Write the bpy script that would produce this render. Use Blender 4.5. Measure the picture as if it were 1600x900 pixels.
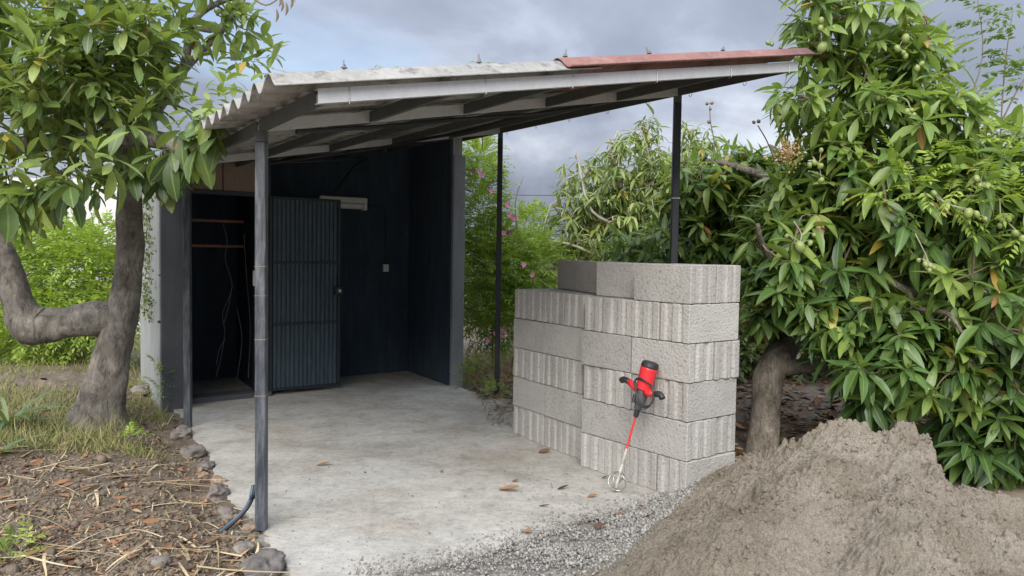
import bpy, bmesh, math, random
import numpy as np
from mathutils import Vector, Matrix

for o in list(bpy.data.objects):
    bpy.data.objects.remove(o)
SC = bpy.context.scene
COL = SC.collection
rnd = random.Random(7)
RNG = np.random.default_rng(11)

# ------------------------------------------------------------------ camera
FPX, PITCH, ROLL, CAMH = 1226.33, 0.0454, 0.0149, 1.5587
cp, sp = math.cos(PITCH), math.sin(PITCH)
cF = np.array([0, cp, -sp]); cR = np.array([1.0, 0, 0]); cD = np.array([0, -sp, -cp])
cr_, sr_ = math.cos(ROLL), math.sin(ROLL)
cR2 = cr_ * cR - sr_ * cD
cD2 = sr_ * cR + cr_ * cD
cam_data = bpy.data.cameras.new('camera')
cam_data.sensor_width = 36.0
cam_data.lens = 36.0 * FPX / 1600.0
cam_data.clip_start = 0.05
cam_data.clip_end = 5000
cam = bpy.data.objects.new('camera', cam_data)
COL.objects.link(cam)
cam.matrix_world = Matrix(((cR2[0], -cD2[0], -cF[0], 0), (cR2[1], -cD2[1], -cF[1], 0),
                           (cR2[2], -cD2[2], -cF[2], CAMH), (0, 0, 0, 1)))
SC.camera = cam

# ------------------------------------------------------------------ sky, sun, exposure
SUN_EL, SUN_AZ = math.radians(38), math.radians(189)     # azimuth clockwise from +Y: light from behind, to the right
W = bpy.data.worlds.new('World'); SC.world = W; W.use_nodes = True
wn, wl = W.node_tree.nodes, W.node_tree.links
wn.clear()
w_out = wn.new('ShaderNodeOutputWorld')
w_bg = wn.new('ShaderNodeBackground'); w_bg.inputs['Strength'].default_value = 0.06
w_sky = wn.new('ShaderNodeTexSky'); w_sky.sky_type = 'NISHITA'; w_sky.sun_disc = False
w_sky.sun_elevation = SUN_EL; w_sky.sun_rotation = SUN_AZ
w_tc = wn.new('ShaderNodeTexCoord')
# project the view direction onto a cloud layer overhead
w_sep = wn.new('ShaderNodeSeparateXYZ'); wl.new(w_tc.outputs['Generated'], w_sep.inputs[0])
def wmath(op, a, b=None, c=None):
    n = wn.new('ShaderNodeMath'); n.operation = op
    for i, v in enumerate((a, b, c)):
        if v is None: continue
        if isinstance(v, (int, float)): n.inputs[i].default_value = v
        else: wl.new(v, n.inputs[i])
    return n.outputs[0]
w_z = wmath('ADD', wmath('MAXIMUM', w_sep.outputs['Z'], 0.0), 0.38)
w_cmb = wn.new('ShaderNodeCombineXYZ')
wl.new(wmath('DIVIDE', w_sep.outputs['X'], w_z), w_cmb.inputs[0])
wl.new(wmath('DIVIDE', w_sep.outputs['Y'], w_z), w_cmb.inputs[1])
def wnoise(scale, detail, rough, off, dist=0.0):
    m = wn.new('ShaderNodeMapping'); wl.new(w_cmb.outputs[0], m.inputs['Vector'])
    m.inputs['Location'].default_value = off
    n = wn.new('ShaderNodeTexNoise'); n.inputs['Scale'].default_value = scale
    n.inputs['Detail'].default_value = detail; n.inputs['Roughness'].default_value = rough
    n.inputs['Distortion'].default_value = dist
    wl.new(m.outputs[0], n.inputs['Vector']); return n.outputs['Fac']
def wramp(fac, stops):
    r = wn.new('ShaderNodeValToRGB'); wl.new(fac, r.inputs[0])
    e = r.color_ramp.elements
    while len(e) < len(stops): e.new(0.5)
    for el, (pos, c) in zip(e, stops): el.position = pos; el.color = (*c, 1)
    return r.outputs[0]
w_light = wnoise(1.5, 8, 0.54, (3.618, 19.1036, 0), 0.25)
w_cover = wnoise(0.8, 4, 0.5, (3.9304, 15.1147, 0), 0.2)
w_cloud = wramp(w_light, [(0.33, (1.36, 1.56, 2.02)), (0.46, (1.80, 2.04, 2.58)), (0.56, (2.65, 2.95, 3.55)), (0.70, (5.0, 5.3, 5.9))])
w_cov = wramp(w_cover, [(0.24, (0.15, 0.15, 0.15)), (0.40, (1, 1, 1))])
# an overcast sky is brighter towards the zenith
w_ov = wmath('ADD', wmath('MULTIPLY', wmath('MAXIMUM', w_sep.outputs['Z'], 0.0), 2.9), 0.60)
w_mul = wn.new('ShaderNodeVectorMath'); w_mul.operation = 'SCALE'
wl.new(w_cloud, w_mul.inputs[0]); wl.new(w_ov, w_mul.inputs['Scale'])
w_mix = wn.new('ShaderNodeMix'); w_mix.data_type = 'RGBA'
wl.new(w_cov, w_mix.inputs['Factor']); wl.new(w_sky.outputs[0], w_mix.inputs['A']); wl.new(w_mul.outputs[0], w_mix.inputs['B'])
wl.new(w_mix.outputs['Result'], w_bg.inputs['Color']); wl.new(w_bg.outputs[0], w_out.inputs[0])

sun_d = bpy.data.lights.new('sun', 'SUN'); sun_d.energy = 1.75; sun_d.angle = math.radians(45); sun_d.color = (1.0, 0.95, 0.88)
sun = bpy.data.objects.new('sun', sun_d); COL.objects.link(sun)
sdir = Vector((math.sin(SUN_AZ) * math.cos(SUN_EL), math.cos(SUN_AZ) * math.cos(SUN_EL), math.sin(SUN_EL)))
sun.rotation_euler = sdir.to_track_quat('Z', 'Y').to_euler(); sun.location = sdir * 30

SC.view_settings.view_transform = 'Standard'; SC.view_settings.look = 'None'
SC.view_settings.exposure = 1.62; SC.view_settings.gamma = 1.0
SC.render.engine = 'CYCLES'
SC.cycles.max_bounces = 8
SC.cycles.transparent_max_bounces = 8

# ------------------------------------------------------------------ helpers: pixels, frames, noise
def ray(px, py):
    return cF + cR2 * (px - 800) / FPX + cD2 * (py - 450) / FPX
def onz(px, py, z=0.0):
    r = ray(px, py); return np.array([0, 0, CAMH]) + r * ((z - CAMH) / r[2])
def at(px, py, Y):
    r = ray(px, py); return np.array([0, 0, CAMH]) + r * (Y / r[1])
# the carport and shed share one slightly skewed ground frame: a to the right-back, b to the left-back
FU = np.array([math.cos(0.6272), math.sin(0.6272), 0.0])
FV = np.array([-math.sin(0.5245), math.cos(0.5245), 0.0])
F0 = np.array([-1.372, 4.295, 0.0])
def C(a, b, z=0.0):
    return F0 + FU * a + FV * b + np.array([0, 0, z])
def roofz(a, b):
    return 2.187 + 0.1863 * a + 0.0206 * b

def _h(ix, iy, iz, seed):
    n = (ix.astype(np.int64) * 374761393 + iy.astype(np.int64) * 668265263 + iz.astype(np.int64) * 2147483647 + seed * 1274126177) & 0xffffffff
    n = ((n ^ (n >> 13)) * 1274126177) & 0xffffffff
    n = ((n ^ (n >> 16)) * 2246822519) & 0xffffffff
    return (n ^ (n >> 15)).astype(np.float64) / 4294967295.0
def vnoise(x, y, z=None, seed=0):
    x = np.asarray(x, float); y = np.asarray(y, float); z = np.zeros_like(x) if z is None else np.asarray(z, float)
    x0, y0, z0 = np.floor(x), np.floor(y), np.floor(z)
    fx, fy, fz = x - x0, y - y0, z - z0
    fx, fy, fz = [t * t * (3 - 2 * t) for t in (fx, fy, fz)]
    r = 0
    for dx in (0, 1):
        for dy in (0, 1):
            for dz in (0, 1):
                w = (fx if dx else 1 - fx) * (fy if dy else 1 - fy) * (fz if dz else 1 - fz)
                r = r + w * _h(x0 + dx, y0 + dy, z0 + dz, seed)
    return r
def fbm(x, y, z=None, oct=4, seed=0, gain=0.5):
    s, a, t = 0, 1.0, 0
    for i in range(oct):
        k = 2.03 ** i
        s = s + a * vnoise(x * k + i * 7.3, y * k - i * 3.1, None if z is None else z * k, seed + i)
        t += a; a *= gain
    return s / t

class MB:
    """collects shapes, then builds ONE mesh object"""
    def __init__(self): self.v = []; self.f = []
    def add(self, vs, fs):
        k = len(self.v); self.v += [tuple(map(float, p)) for p in vs]; self.f += [tuple(i + k for i in q) for q in fs]; return self
    def hexa(self, p):   # 8 corners: bottom ring then top ring
        return self.add(p, [(3, 2, 1, 0), (4, 5, 6, 7), (0, 1, 5, 4), (1, 2, 6, 5), (2, 3, 7, 6), (3, 0, 4, 7)])
    def box(self, x0, x1, y0, y1, z0, z1):
        return self.hexa([(x0, y0, z0), (x1, y0, z0), (x1, y1, z0), (x0, y1, z0), (x0, y0, z1), (x1, y0, z1), (x1, y1, z1), (x0, y1, z1)])
    def fbox(self, a0, a1, b0, b1, z0, z1, zt=None):
        """box in the shed frame; zt(a,b) gives a sloping top"""
        q = [(a0, b0), (a1, b0), (a1, b1), (a0, b1)]
        return self.hexa([C(a, b, z0) for a, b in q] + [C(a, b, zt(a, b) if zt else z1) for a, b in q])
    def fbeam(self, a0, a1, b0, b1, lo, hi):
        """box that follows the roof slope, lo/hi above the beam underside"""
        q = [(a0, b0), (a1, b0), (a1, b1), (a0, b1)]
        return self.hexa([C(a, b, roofz(a, b) + lo) for a, b in q] + [C(a, b, roofz(a, b) + hi) for a, b in q])
    def tube(self, pts, r, n=8, cap=True):
        P = [Vector(p) for p in pts]; m = len(P); R = r if hasattr(r, '__len__') else [r] * m
        k = len(self.v); prev = None
        for i, p in enumerate(P):
            t = (P[min(i + 1, m - 1)] - P[max(i - 1, 0)])
            t = t.normalized() if t.length > 1e-9 else Vector((0, 0, 1))
            if prev is None:
                x = t.orthogonal().normalized()
            else:
                x = prev - t * prev.dot(t); x = x.normalized() if x.length > 1e-6 else t.orthogonal().normalized()
            prev = x; y = t.cross(x)
            for j in range(n):
                a = 2 * math.pi * j / n
                self.v.append(tuple(p + (x * math.cos(a) + y * math.sin(a)) * R[i]))
        for i in range(m - 1):
            for j in range(n):
                j2 = (j + 1) % n
                self.f.append((k + i * n + j, k + i * n + j2, k + (i + 1) * n + j2, k + (i + 1) * n + j))
        if cap:
            self.f.append(tuple(k + j for j in reversed(range(n)))); self.f.append(tuple(k + (m - 1) * n + j for j in range(n)))
        return self
    def build(self, name, mat, parent=None, smooth=False, bevel=0.0, loc=None):
        org = Vector(ORG.get(parent.name, (0, 0, 0))) if parent else Vector(loc if loc is not None else (0, 0, 0))
        me = bpy.data.meshes.new(name)
        me.from_pydata([tuple(Vector(p) - org) for p in self.v], [], self.f)
        if bevel:
            bm = bmesh.new(); bm.from_mesh(me)
            bmesh.ops.bevel(bm, geom=[e for e in bm.edges if len(e.link_faces) == 2 and e.calc_face_angle(0) > 0.5], offset=bevel, segments=1, affect='EDGES')
            bm.to_mesh(me); bm.free()
        return link(name, me, mat, parent, smooth, None if parent else tuple(org))
ORG = {}
def link(name, me, mat, parent=None, smooth=False, loc=None):
    if mat and not me.materials: me.materials.append(mat)
    if smooth: me.polygons.foreach_set('use_smooth', [True] * len(me.polygons))
    o = bpy.data.objects.new(name, me); COL.objects.link(o)
    if parent: o.parent = parent; ORG[o.name] = ORG.get(parent.name, (0, 0, 0))
    else:
        o.location = loc or (0, 0, 0); ORG[o.name] = tuple(o.location)
    return o
def tag(o, label=None, cat=None, group=None, kind=None):
    if label: o['label'] = label
    if cat: o['category'] = cat
    if group: o['group'] = group
    if kind: o['kind'] = kind
    return o
def empty(name, loc, label, cat, group=None):
    o = bpy.data.objects.new(name, None); COL.objects.link(o); o.location = tuple(loc); o.empty_display_size = 0.1
    ORG[o.name] = tuple(map(float, loc)); return tag(o, label, cat, group)
def np_mesh(name, V, Fq=None, Ft=None, attrs=None):
    """fast mesh from arrays of quads and tris; attrs = per-point floats"""
    me = bpy.data.meshes.new(name)
    V = np.asarray(V, np.float32)
    Fq = np.zeros((0, 4), np.int32) if Fq is None else np.asarray(Fq, np.int32)
    Ft = np.zeros((0, 3), np.int32) if Ft is None else np.asarray(Ft, np.int32)
    me.vertices.add(len(V)); me.vertices.foreach_set('co', V.ravel())
    nl = Fq.size + Ft.size; me.loops.add(nl)
    me.loops.foreach_set('vertex_index', np.concatenate([Fq.ravel(), Ft.ravel()]))
    me.polygons.add(len(Fq) + len(Ft))
    st = np.concatenate([np.arange(len(Fq)) * 4, Fq.size + np.arange(len(Ft)) * 3]).astype(np.int32)
    me.polygons.foreach_set('loop_start', st)
    me.update(calc_edges=True)
    for k, a in (attrs or {}).items():
        at_ = me.attributes.new(k, 'FLOAT', 'POINT'); at_.data.foreach_set('value', np.asarray(a, np.float32))
    me.validate(); return me

# ------------------------------------------------------------------ materials
class NT:
    def __init__(self, name):
        self.m = bpy.data.materials.new(name); self.m.use_nodes = True
        self.n = self.m.node_tree.nodes; self.l = self.m.node_tree.links
        self.b = self.n['Principled BSDF']; self.out = self.n['Material Output']
        self.tc = self.n.new('ShaderNodeTexCoord')
        self.co = self.tc.outputs['Object']
    def mapping(self, scale=(1, 1, 1), src=None, loc=(0, 0, 0)):
        m = self.n.new('ShaderNodeMapping'); m.inputs['Scale'].default_value = scale; m.inputs['Location'].default_value = loc
        self.l.new(src or self.co, m.inputs['Vector']); return m.outputs[0]
    def noise(self, scale, detail=4, rough=0.55, src=None, dist=0):
        n = self.n.new('ShaderNodeTexNoise'); n.inputs['Scale'].default_value = scale; n.inputs['Detail'].default_value = detail
        n.inputs['Roughness'].default_value = rough; n.inputs['Distortion'].default_value = dist
        self.l.new(src or self.co, n.inputs['Vector']); return n.outputs['Fac']
    def voro(self, scale, feat='F1', src=None, out='Distance'):
        n = self.n.new('ShaderNodeTexVoronoi'); n.feature = feat; n.inputs['Scale'].default_value = scale
        self.l.new(src or self.co, n.inputs['Vector']); return n.outputs[out]
    def ramp(self, fac, stops):
        r = self.n.new('ShaderNodeValToRGB'); self.l.new(fac, r.inputs[0]); e = r.color_ramp.elements
        while len(e) < len(stops): e.new(0.5)
        for el, (p, c) in zip(e, stops):
            el.position = p; el.color = (*c, 1) if hasattr(c, '__len__') else (c, c, c, 1)
        return r.outputs[0]
    def mix(self, fac, a, b, mode='MIX'):
        m = self.n.new('ShaderNodeMix'); m.data_type = 'RGBA'; m.blend_type = mode
        for k, v in (('Factor', fac), ('A', a), ('B', b)):
            if isinstance(v, (int, float)): m.inputs[k].default_value = v if k == 'Factor' else (v, v, v, 1)
            elif isinstance(v, tuple): m.inputs[k].default_value = (*v, 1)
            else: self.l.new(v, m.inputs[k])
        return m.outputs['Result']
    def math(self, op, a, b=0.0):
        n = self.n.new('ShaderNodeMath'); n.operation = op
        for i, v in enumerate((a, b)):
            if isinstance(v, (int, float)): n.inputs[i].default_value = v
            else: self.l.new(v, n.inputs[i])
        return n.outputs[0]
    def attr(self, name):
        n = self.n.new('ShaderNodeAttribute'); n.attribute_name = name; return n.outputs['Fac']
    def rand(self):
        return self.n.new('ShaderNodeObjectInfo').outputs['Random']
    def pos(self):
        n = self.n.new('ShaderNodeNewGeometry'); return n.outputs['Position']
    def bump(self, h, strength=0.4, dist=0.01, prev=None):
        b = self.n.new('ShaderNodeBump'); b.inputs['Strength'].default_value = strength; b.inputs['Distance'].default_value = dist
        self.l.new(h, b.inputs['Height'])
        if prev: self.l.new(prev, b.inputs['Normal'])
        return b.outputs[0]
    def set(self, color=None, rough=0.8, metal=0.0, normal=None, spec=0.5):
        for k, v in (('Base Color', color), ('Roughness', rough), ('Metallic', metal), ('Specular IOR Level', spec)):
            if v is None: continue
            if isinstance(v, (int, float)): self.b.inputs[k].default_value = v
            elif isinstance(v, tuple): self.b.inputs[k].default_value = (*v, 1)
            else: self.l.new(v, self.b.inputs[k])
        if normal: self.l.new(normal, self.b.inputs['Normal'])
        return self.m

def mat_simple(name, col, rough=0.6, metal=0.0, var=0.25, scale=9, bump=0.15, bscale=60, spec=0.5):
    t = NT(name); n = t.noise(scale, 6, 0.6)
    c = t.ramp(n, [(0.3, tuple(x * (1 - var) for x in col)), (0.7, tuple(min(1, x * (1 + var)) for x in col))])
    return t.set(c, rough, metal, t.bump(t.noise(bscale, 4), bump, 0.004), spec)

def mat_block():
    t = NT('block_concrete')
    r = t.rand(); off = t.n.new('ShaderNodeVectorMath'); off.operation = 'ADD'
    cmb = t.n.new('ShaderNodeCombineXYZ'); s = t.math('MULTIPLY', r, 37.0)
    for i in range(3): t.l.new(s, cmb.inputs[i])
    t.l.new(t.co, off.inputs[0]); t.l.new(cmb.outputs[0], off.inputs[1]); co = off.outputs[0]
    fine = t.noise(150, 3, 0.7, co); mid = t.noise(55, 4, 0.65, co); big = t.noise(4, 5, 0.6, co)
    c = t.ramp(big, [(0.3, (0.385, 0.374, 0.354)), (0.7, (0.465, 0.454, 0.434))])
    pits = t.ramp(mid, [(0.28, 0.50), (0.45, 1.0)])
    c = t.mix(0.85, c, pits, 'MULTIPLY')
    c = t.mix(0.55, c, t.ramp(fine, [(0.30, 0.62), (0.68, 1.2)]), 'MULTIPLY')
    c = t.mix(1.0, c, t.ramp(r, [(0.0, (0.90, 0.89, 0.88)), (1.0, (1.06, 1.05, 1.04))]), 'MULTIPLY')
    nb = t.bump(mid, 1.0, 0.012); nb = t.bump(fine, 0.8, 0.004, nb)
    return t.set(c, 0.95, 0, nb, 0.2)
def mat_slab():
    t = NT('slab_concrete'); P = t.pos()
    big = t.noise(0.75, 6, 0.6, P, 0.3); mid = t.noise(5, 9, 0.78, P, 0.4); fine = t.noise(95, 3, 0.65, P)
    scal = t.noise(21, 7, 0.8, P, 0.6)
    rot = t.n.new('ShaderNodeMapping'); rot.inputs['Rotation'].default_value = (0, 0, 0.6); rot.inputs['Scale'].default_value = (1.0, 1.5, 1); t.l.new(P, rot.inputs['Vector'])
    st = t.noise(2.6, 9, 0.8, rot.outputs[0], 0.9)
    c = t.ramp(big, [(0.30, (0.30, 0.288, 0.264)), (0.48, (0.41, 0.396, 0.362)), (0.66, (0.50, 0.488, 0.456))])
    c = t.mix(t.ramp(t.noise(1.3, 5, 0.6, t.mapping((1, 1, 1), P, (9, 2, 0))), [(0.52, 0.0), (0.66, 0.45)]), c, (0.335, 0.285, 0.225))
    c = t.mix(0.75, c, t.ramp(mid, [(0.32, 0.66), (0.5, 1.0), (0.68, 1.15)]), 'MULTIPLY')
    c = t.mix(0.35, c, t.ramp(st, [(0.38, 0.58), (0.52, 1.0), (0.7, 1.16)]), 'MULTIPLY')
    c = t.mix(0.65, c, t.ramp(scal, [(0.34, 0.62), (0.5, 1.0), (0.68, 1.22)]), 'MULTIPLY')
    c = t.mix(0.5, c, t.ramp(fine, [(0.3, 0.7), (0.6, 1.08)]), 'MULTIPLY')
    nb = t.bump(mid, 0.5, 0.012); nb = t.bump(scal, 0.5, 0.006, nb); nb = t.bump(fine, 0.35, 0.003, nb)
    return t.set(c, 0.9, 0, nb, 0.3)
def mat_ground():
    t = NT('ground_soil'); P = t.pos()
    big = t.noise(0.7, 6, 0.6, P); mid = t.noise(7, 8, 0.7, P); fine = t.noise(70, 4, 0.7, P)
    c = t.ramp(mid, [(0.28, (0.070, 0.054, 0.041)), (0.5, (0.15, 0.118, 0.090)), (0.74, (0.25, 0.20, 0.152))])
    c = t.mix(t.ramp(big, [(0.42, 0.0), (0.62, 0.55)]), c, (0.17, 0.14, 0.105))
    c = t.mix(0.7, c, t.ramp(fine, [(0.3, 0.55), (0.66, 1.25)]), 'MULTIPLY')
    # pale grit where the drive meets the slab, tan yard to the right; tan round the camera is added for bounce
    g = t.attr('grit')
    cg = t.ramp(t.voro(55, 'F1', P, 'Color'), [(0.2, (0.17, 0.16, 0.145)), (0.8, (0.31, 0.297, 0.27))])
    cg = t.mix(0.7, cg, t.ramp(mid, [(0.32, 0.55), (0.65, 1.15)]), 'MULTIPLY')
    c = t.mix(g, c, cg)
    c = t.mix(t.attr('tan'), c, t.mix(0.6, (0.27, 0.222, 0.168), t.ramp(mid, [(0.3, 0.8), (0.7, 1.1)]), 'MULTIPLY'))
    nb = t.bump(mid, 0.7, 0.03); nb = t.bump(fine, 0.6, 0.006, nb)
    return t.set(c, 0.95, 0, nb, 0.2)
def mat_sand():
    t = NT('building_sand'); P = t.pos()
    fine = t.noise(190, 4, 0.8, P); mid = t.noise(34, 8, 0.75, P); big = t.noise(2.2, 5, 0.6, P)
    c = t.ramp(big, [(0.34, (0.205, 0.174, 0.132)), (0.62, (0.315, 0.278, 0.225))])
    c = t.mix(0.75, c, t.ramp(mid, [(0.30, 0.70), (0.55, 1.0), (0.8, 1.10)]), 'MULTIPLY')
    c = t.mix(0.85, c, t.ramp(fine, [(0.32, 0.32), (0.5, 0.98), (0.68, 1.55)]), 'MULTIPLY')
    nb = t.bump(mid, 1.0, 0.02); nb = t.bump(fine, 0.9, 0.004, nb)
    return t.set(c, 0.97, 0, nb, 0.15)
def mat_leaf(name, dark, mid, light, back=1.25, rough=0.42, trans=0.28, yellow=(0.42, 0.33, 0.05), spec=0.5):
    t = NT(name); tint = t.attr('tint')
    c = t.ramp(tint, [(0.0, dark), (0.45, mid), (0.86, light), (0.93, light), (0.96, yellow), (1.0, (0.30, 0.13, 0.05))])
    v = t.attr('along')                       # pale midrib
    c = t.mix(t.ramp(v, [(0.0, 0.34), (0.16, 0.0)]), c, tuple(min(1, x * 1.7) for x in light))
    c = t.mix(0.35, c, t.ramp(t.noise(14, 3, 0.6, t.pos()), [(0.3, 0.72), (0.7, 1.18)]), 'MULTIPLY')
    geo = t.n.new('ShaderNodeNewGeometry')
    bk = t.mix(0.5, c, tuple(min(1, x * back) for x in light))
    c = t.mix(geo.outputs['Backfacing'], c, bk)
    t.set(c, rough, 0, None, spec)
    tr = t.n.new('ShaderNodeBsdfTranslucent'); t.l.new(t.mix(1.0, c, (1.25, 1.3, 0.7), 'MULTIPLY'), tr.inputs['Color'])
    ms = t.n.new('ShaderNodeMixShader'); ms.inputs[0].default_value = trans
    t.l.new(t.b.outputs[0], ms.inputs[1]); t.l.new(tr.outputs[0], ms.inputs[2]); t.l.new(ms.outputs[0], t.out.inputs[0])
    return t.m
def mat_bark(name, dark, mid, light, sc=1.0):
    t = NT(name); P = t.pos()
    s = t.mapping((1, 1, 0.35), P)
    crack = t.noise(17 * sc, 8, 0.78, s, 1.6); big = t.noise(4.5 * sc, 6, 0.65, P, 0.5)
    c = t.ramp(big, [(0.32, dark), (0.5, mid), (0.70, light)])
    c = t.mix(0.8, c, t.ramp(crack, [(0.36, 0.22), (0.48, 0.85), (0.72, 1.3)]), 'MULTIPLY')
    nb = t.bump(crack, 1.0, 0.035); nb = t.bump(big, 0.6, 0.04, nb)
    return t.set(c, 0.92, 0, nb, 0.2)
def mat_paint_metal(name, col, worn, amount=0.5, rough=0.5, streak=True):
    t = NT(name); P = t.pos()
    n = t.noise(5, 8, 0.7, t.mapping((6, 6, 0.8) if streak else (3, 3, 3), P)); f = t.noise(60, 4, 0.7, P)
    c = t.mix(t.ramp(n, [(0.42, 0.0), (0.42 + 0.3 / max(0.1, amount), 1.0)]), col, worn)
    c = t.mix(0.4, c, t.ramp(f, [(0.3, 0.7), (0.65, 1.15)]), 'MULTIPLY')
    return t.set(c, rough, 0.0, t.bump(f, 0.2, 0.002), 0.5)
def mat_corrugated(name, col, stain):
    t = NT(name); P = t.pos()
    n = t.noise(3.5, 8, 0.7, P, 0.4); f = t.noise(45, 5, 0.7, P); sp_ = t.noise(11, 6, 0.75, P)
    c = t.ramp(n, [(0.3, tuple(x * 0.72 for x in col)), (0.6, col), (0.8, tuple(min(1, x * 1.15) for x in col))])
    c = t.mix(t.ramp(sp_, [(0.50, 0.0), (0.64, 0.85)]), c, stain)
    c = t.mix(0.5, c, t.ramp(f, [(0.3, 0.68), (0.65, 1.12)]), 'MULTIPLY')
    return t.set(c, 0.85, 0, t.bump(f, 0.35, 0.003), 0.3)
def mat_wall(name, col, stain, amt=0.6, bump=0.4):
    t = NT(name); P = t.pos()
    n = t.noise(1.6, 8, 0.68, P, 0.5); s = t.noise(3.0, 7, 0.7, t.mapping((3.5, 3.5, 0.5), P)); f = t.noise(38, 5, 0.7, P)
    c = t.mix(t.math('MULTIPLY', t.ramp(s, [(0.45, 0.0), (0.75, 1.0)]), amt), col, stain)
    c = t.mix(0.5, c, t.ramp(n, [(0.3, 0.65), (0.7, 1.2)]), 'MULTIPLY')
    c = t.mix(0.35, c, t.ramp(f, [(0.3, 0.7), (0.7, 1.15)]), 'MULTIPLY')
    nb = t.bump(n, 0.3, 0.03); nb = t.bump(f, bump, 0.005, nb)
    return t.set(c, 0.85, 0, nb, 0.3)
def mat_stone():
    t = NT('lava_stone'); n = t.noise(9, 7, 0.7); f = t.noise(60, 4, 0.7); r = t.rand()
    c = t.ramp(n, [(0.3, (0.10, 0.093, 0.086)), (0.55, (0.20, 0.185, 0.17)), (0.75, (0.32, 0.29, 0.255))])
    c = t.mix(1.0, c, t.ramp(r, [(0.0, (0.75, 0.75, 0.78)), (0.6, (1.1, 1.05, 1.0)), (0.8, (1.6, 1.25, 0.95))]), 'MULTIPLY')
    nb = t.bump(n, 0.8, 0.02); nb = t.bump(f, 0.7, 0.006, nb)
    return t.set(c, 0.95, 0, nb, 0.2)
def mat_tint(name, stops, rough=0.9, trans=0.0):
    t = NT(name); c = t.ramp(t.attr('tint'), stops)
    c = t.mix(0.4, c, t.ramp(t.noise(45, 4, 0.7, t.pos()), [(0.3, 0.65), (0.7, 1.15)]), 'MULTIPLY')
    return t.set(c, rough, 0, None, 0.3)

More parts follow.
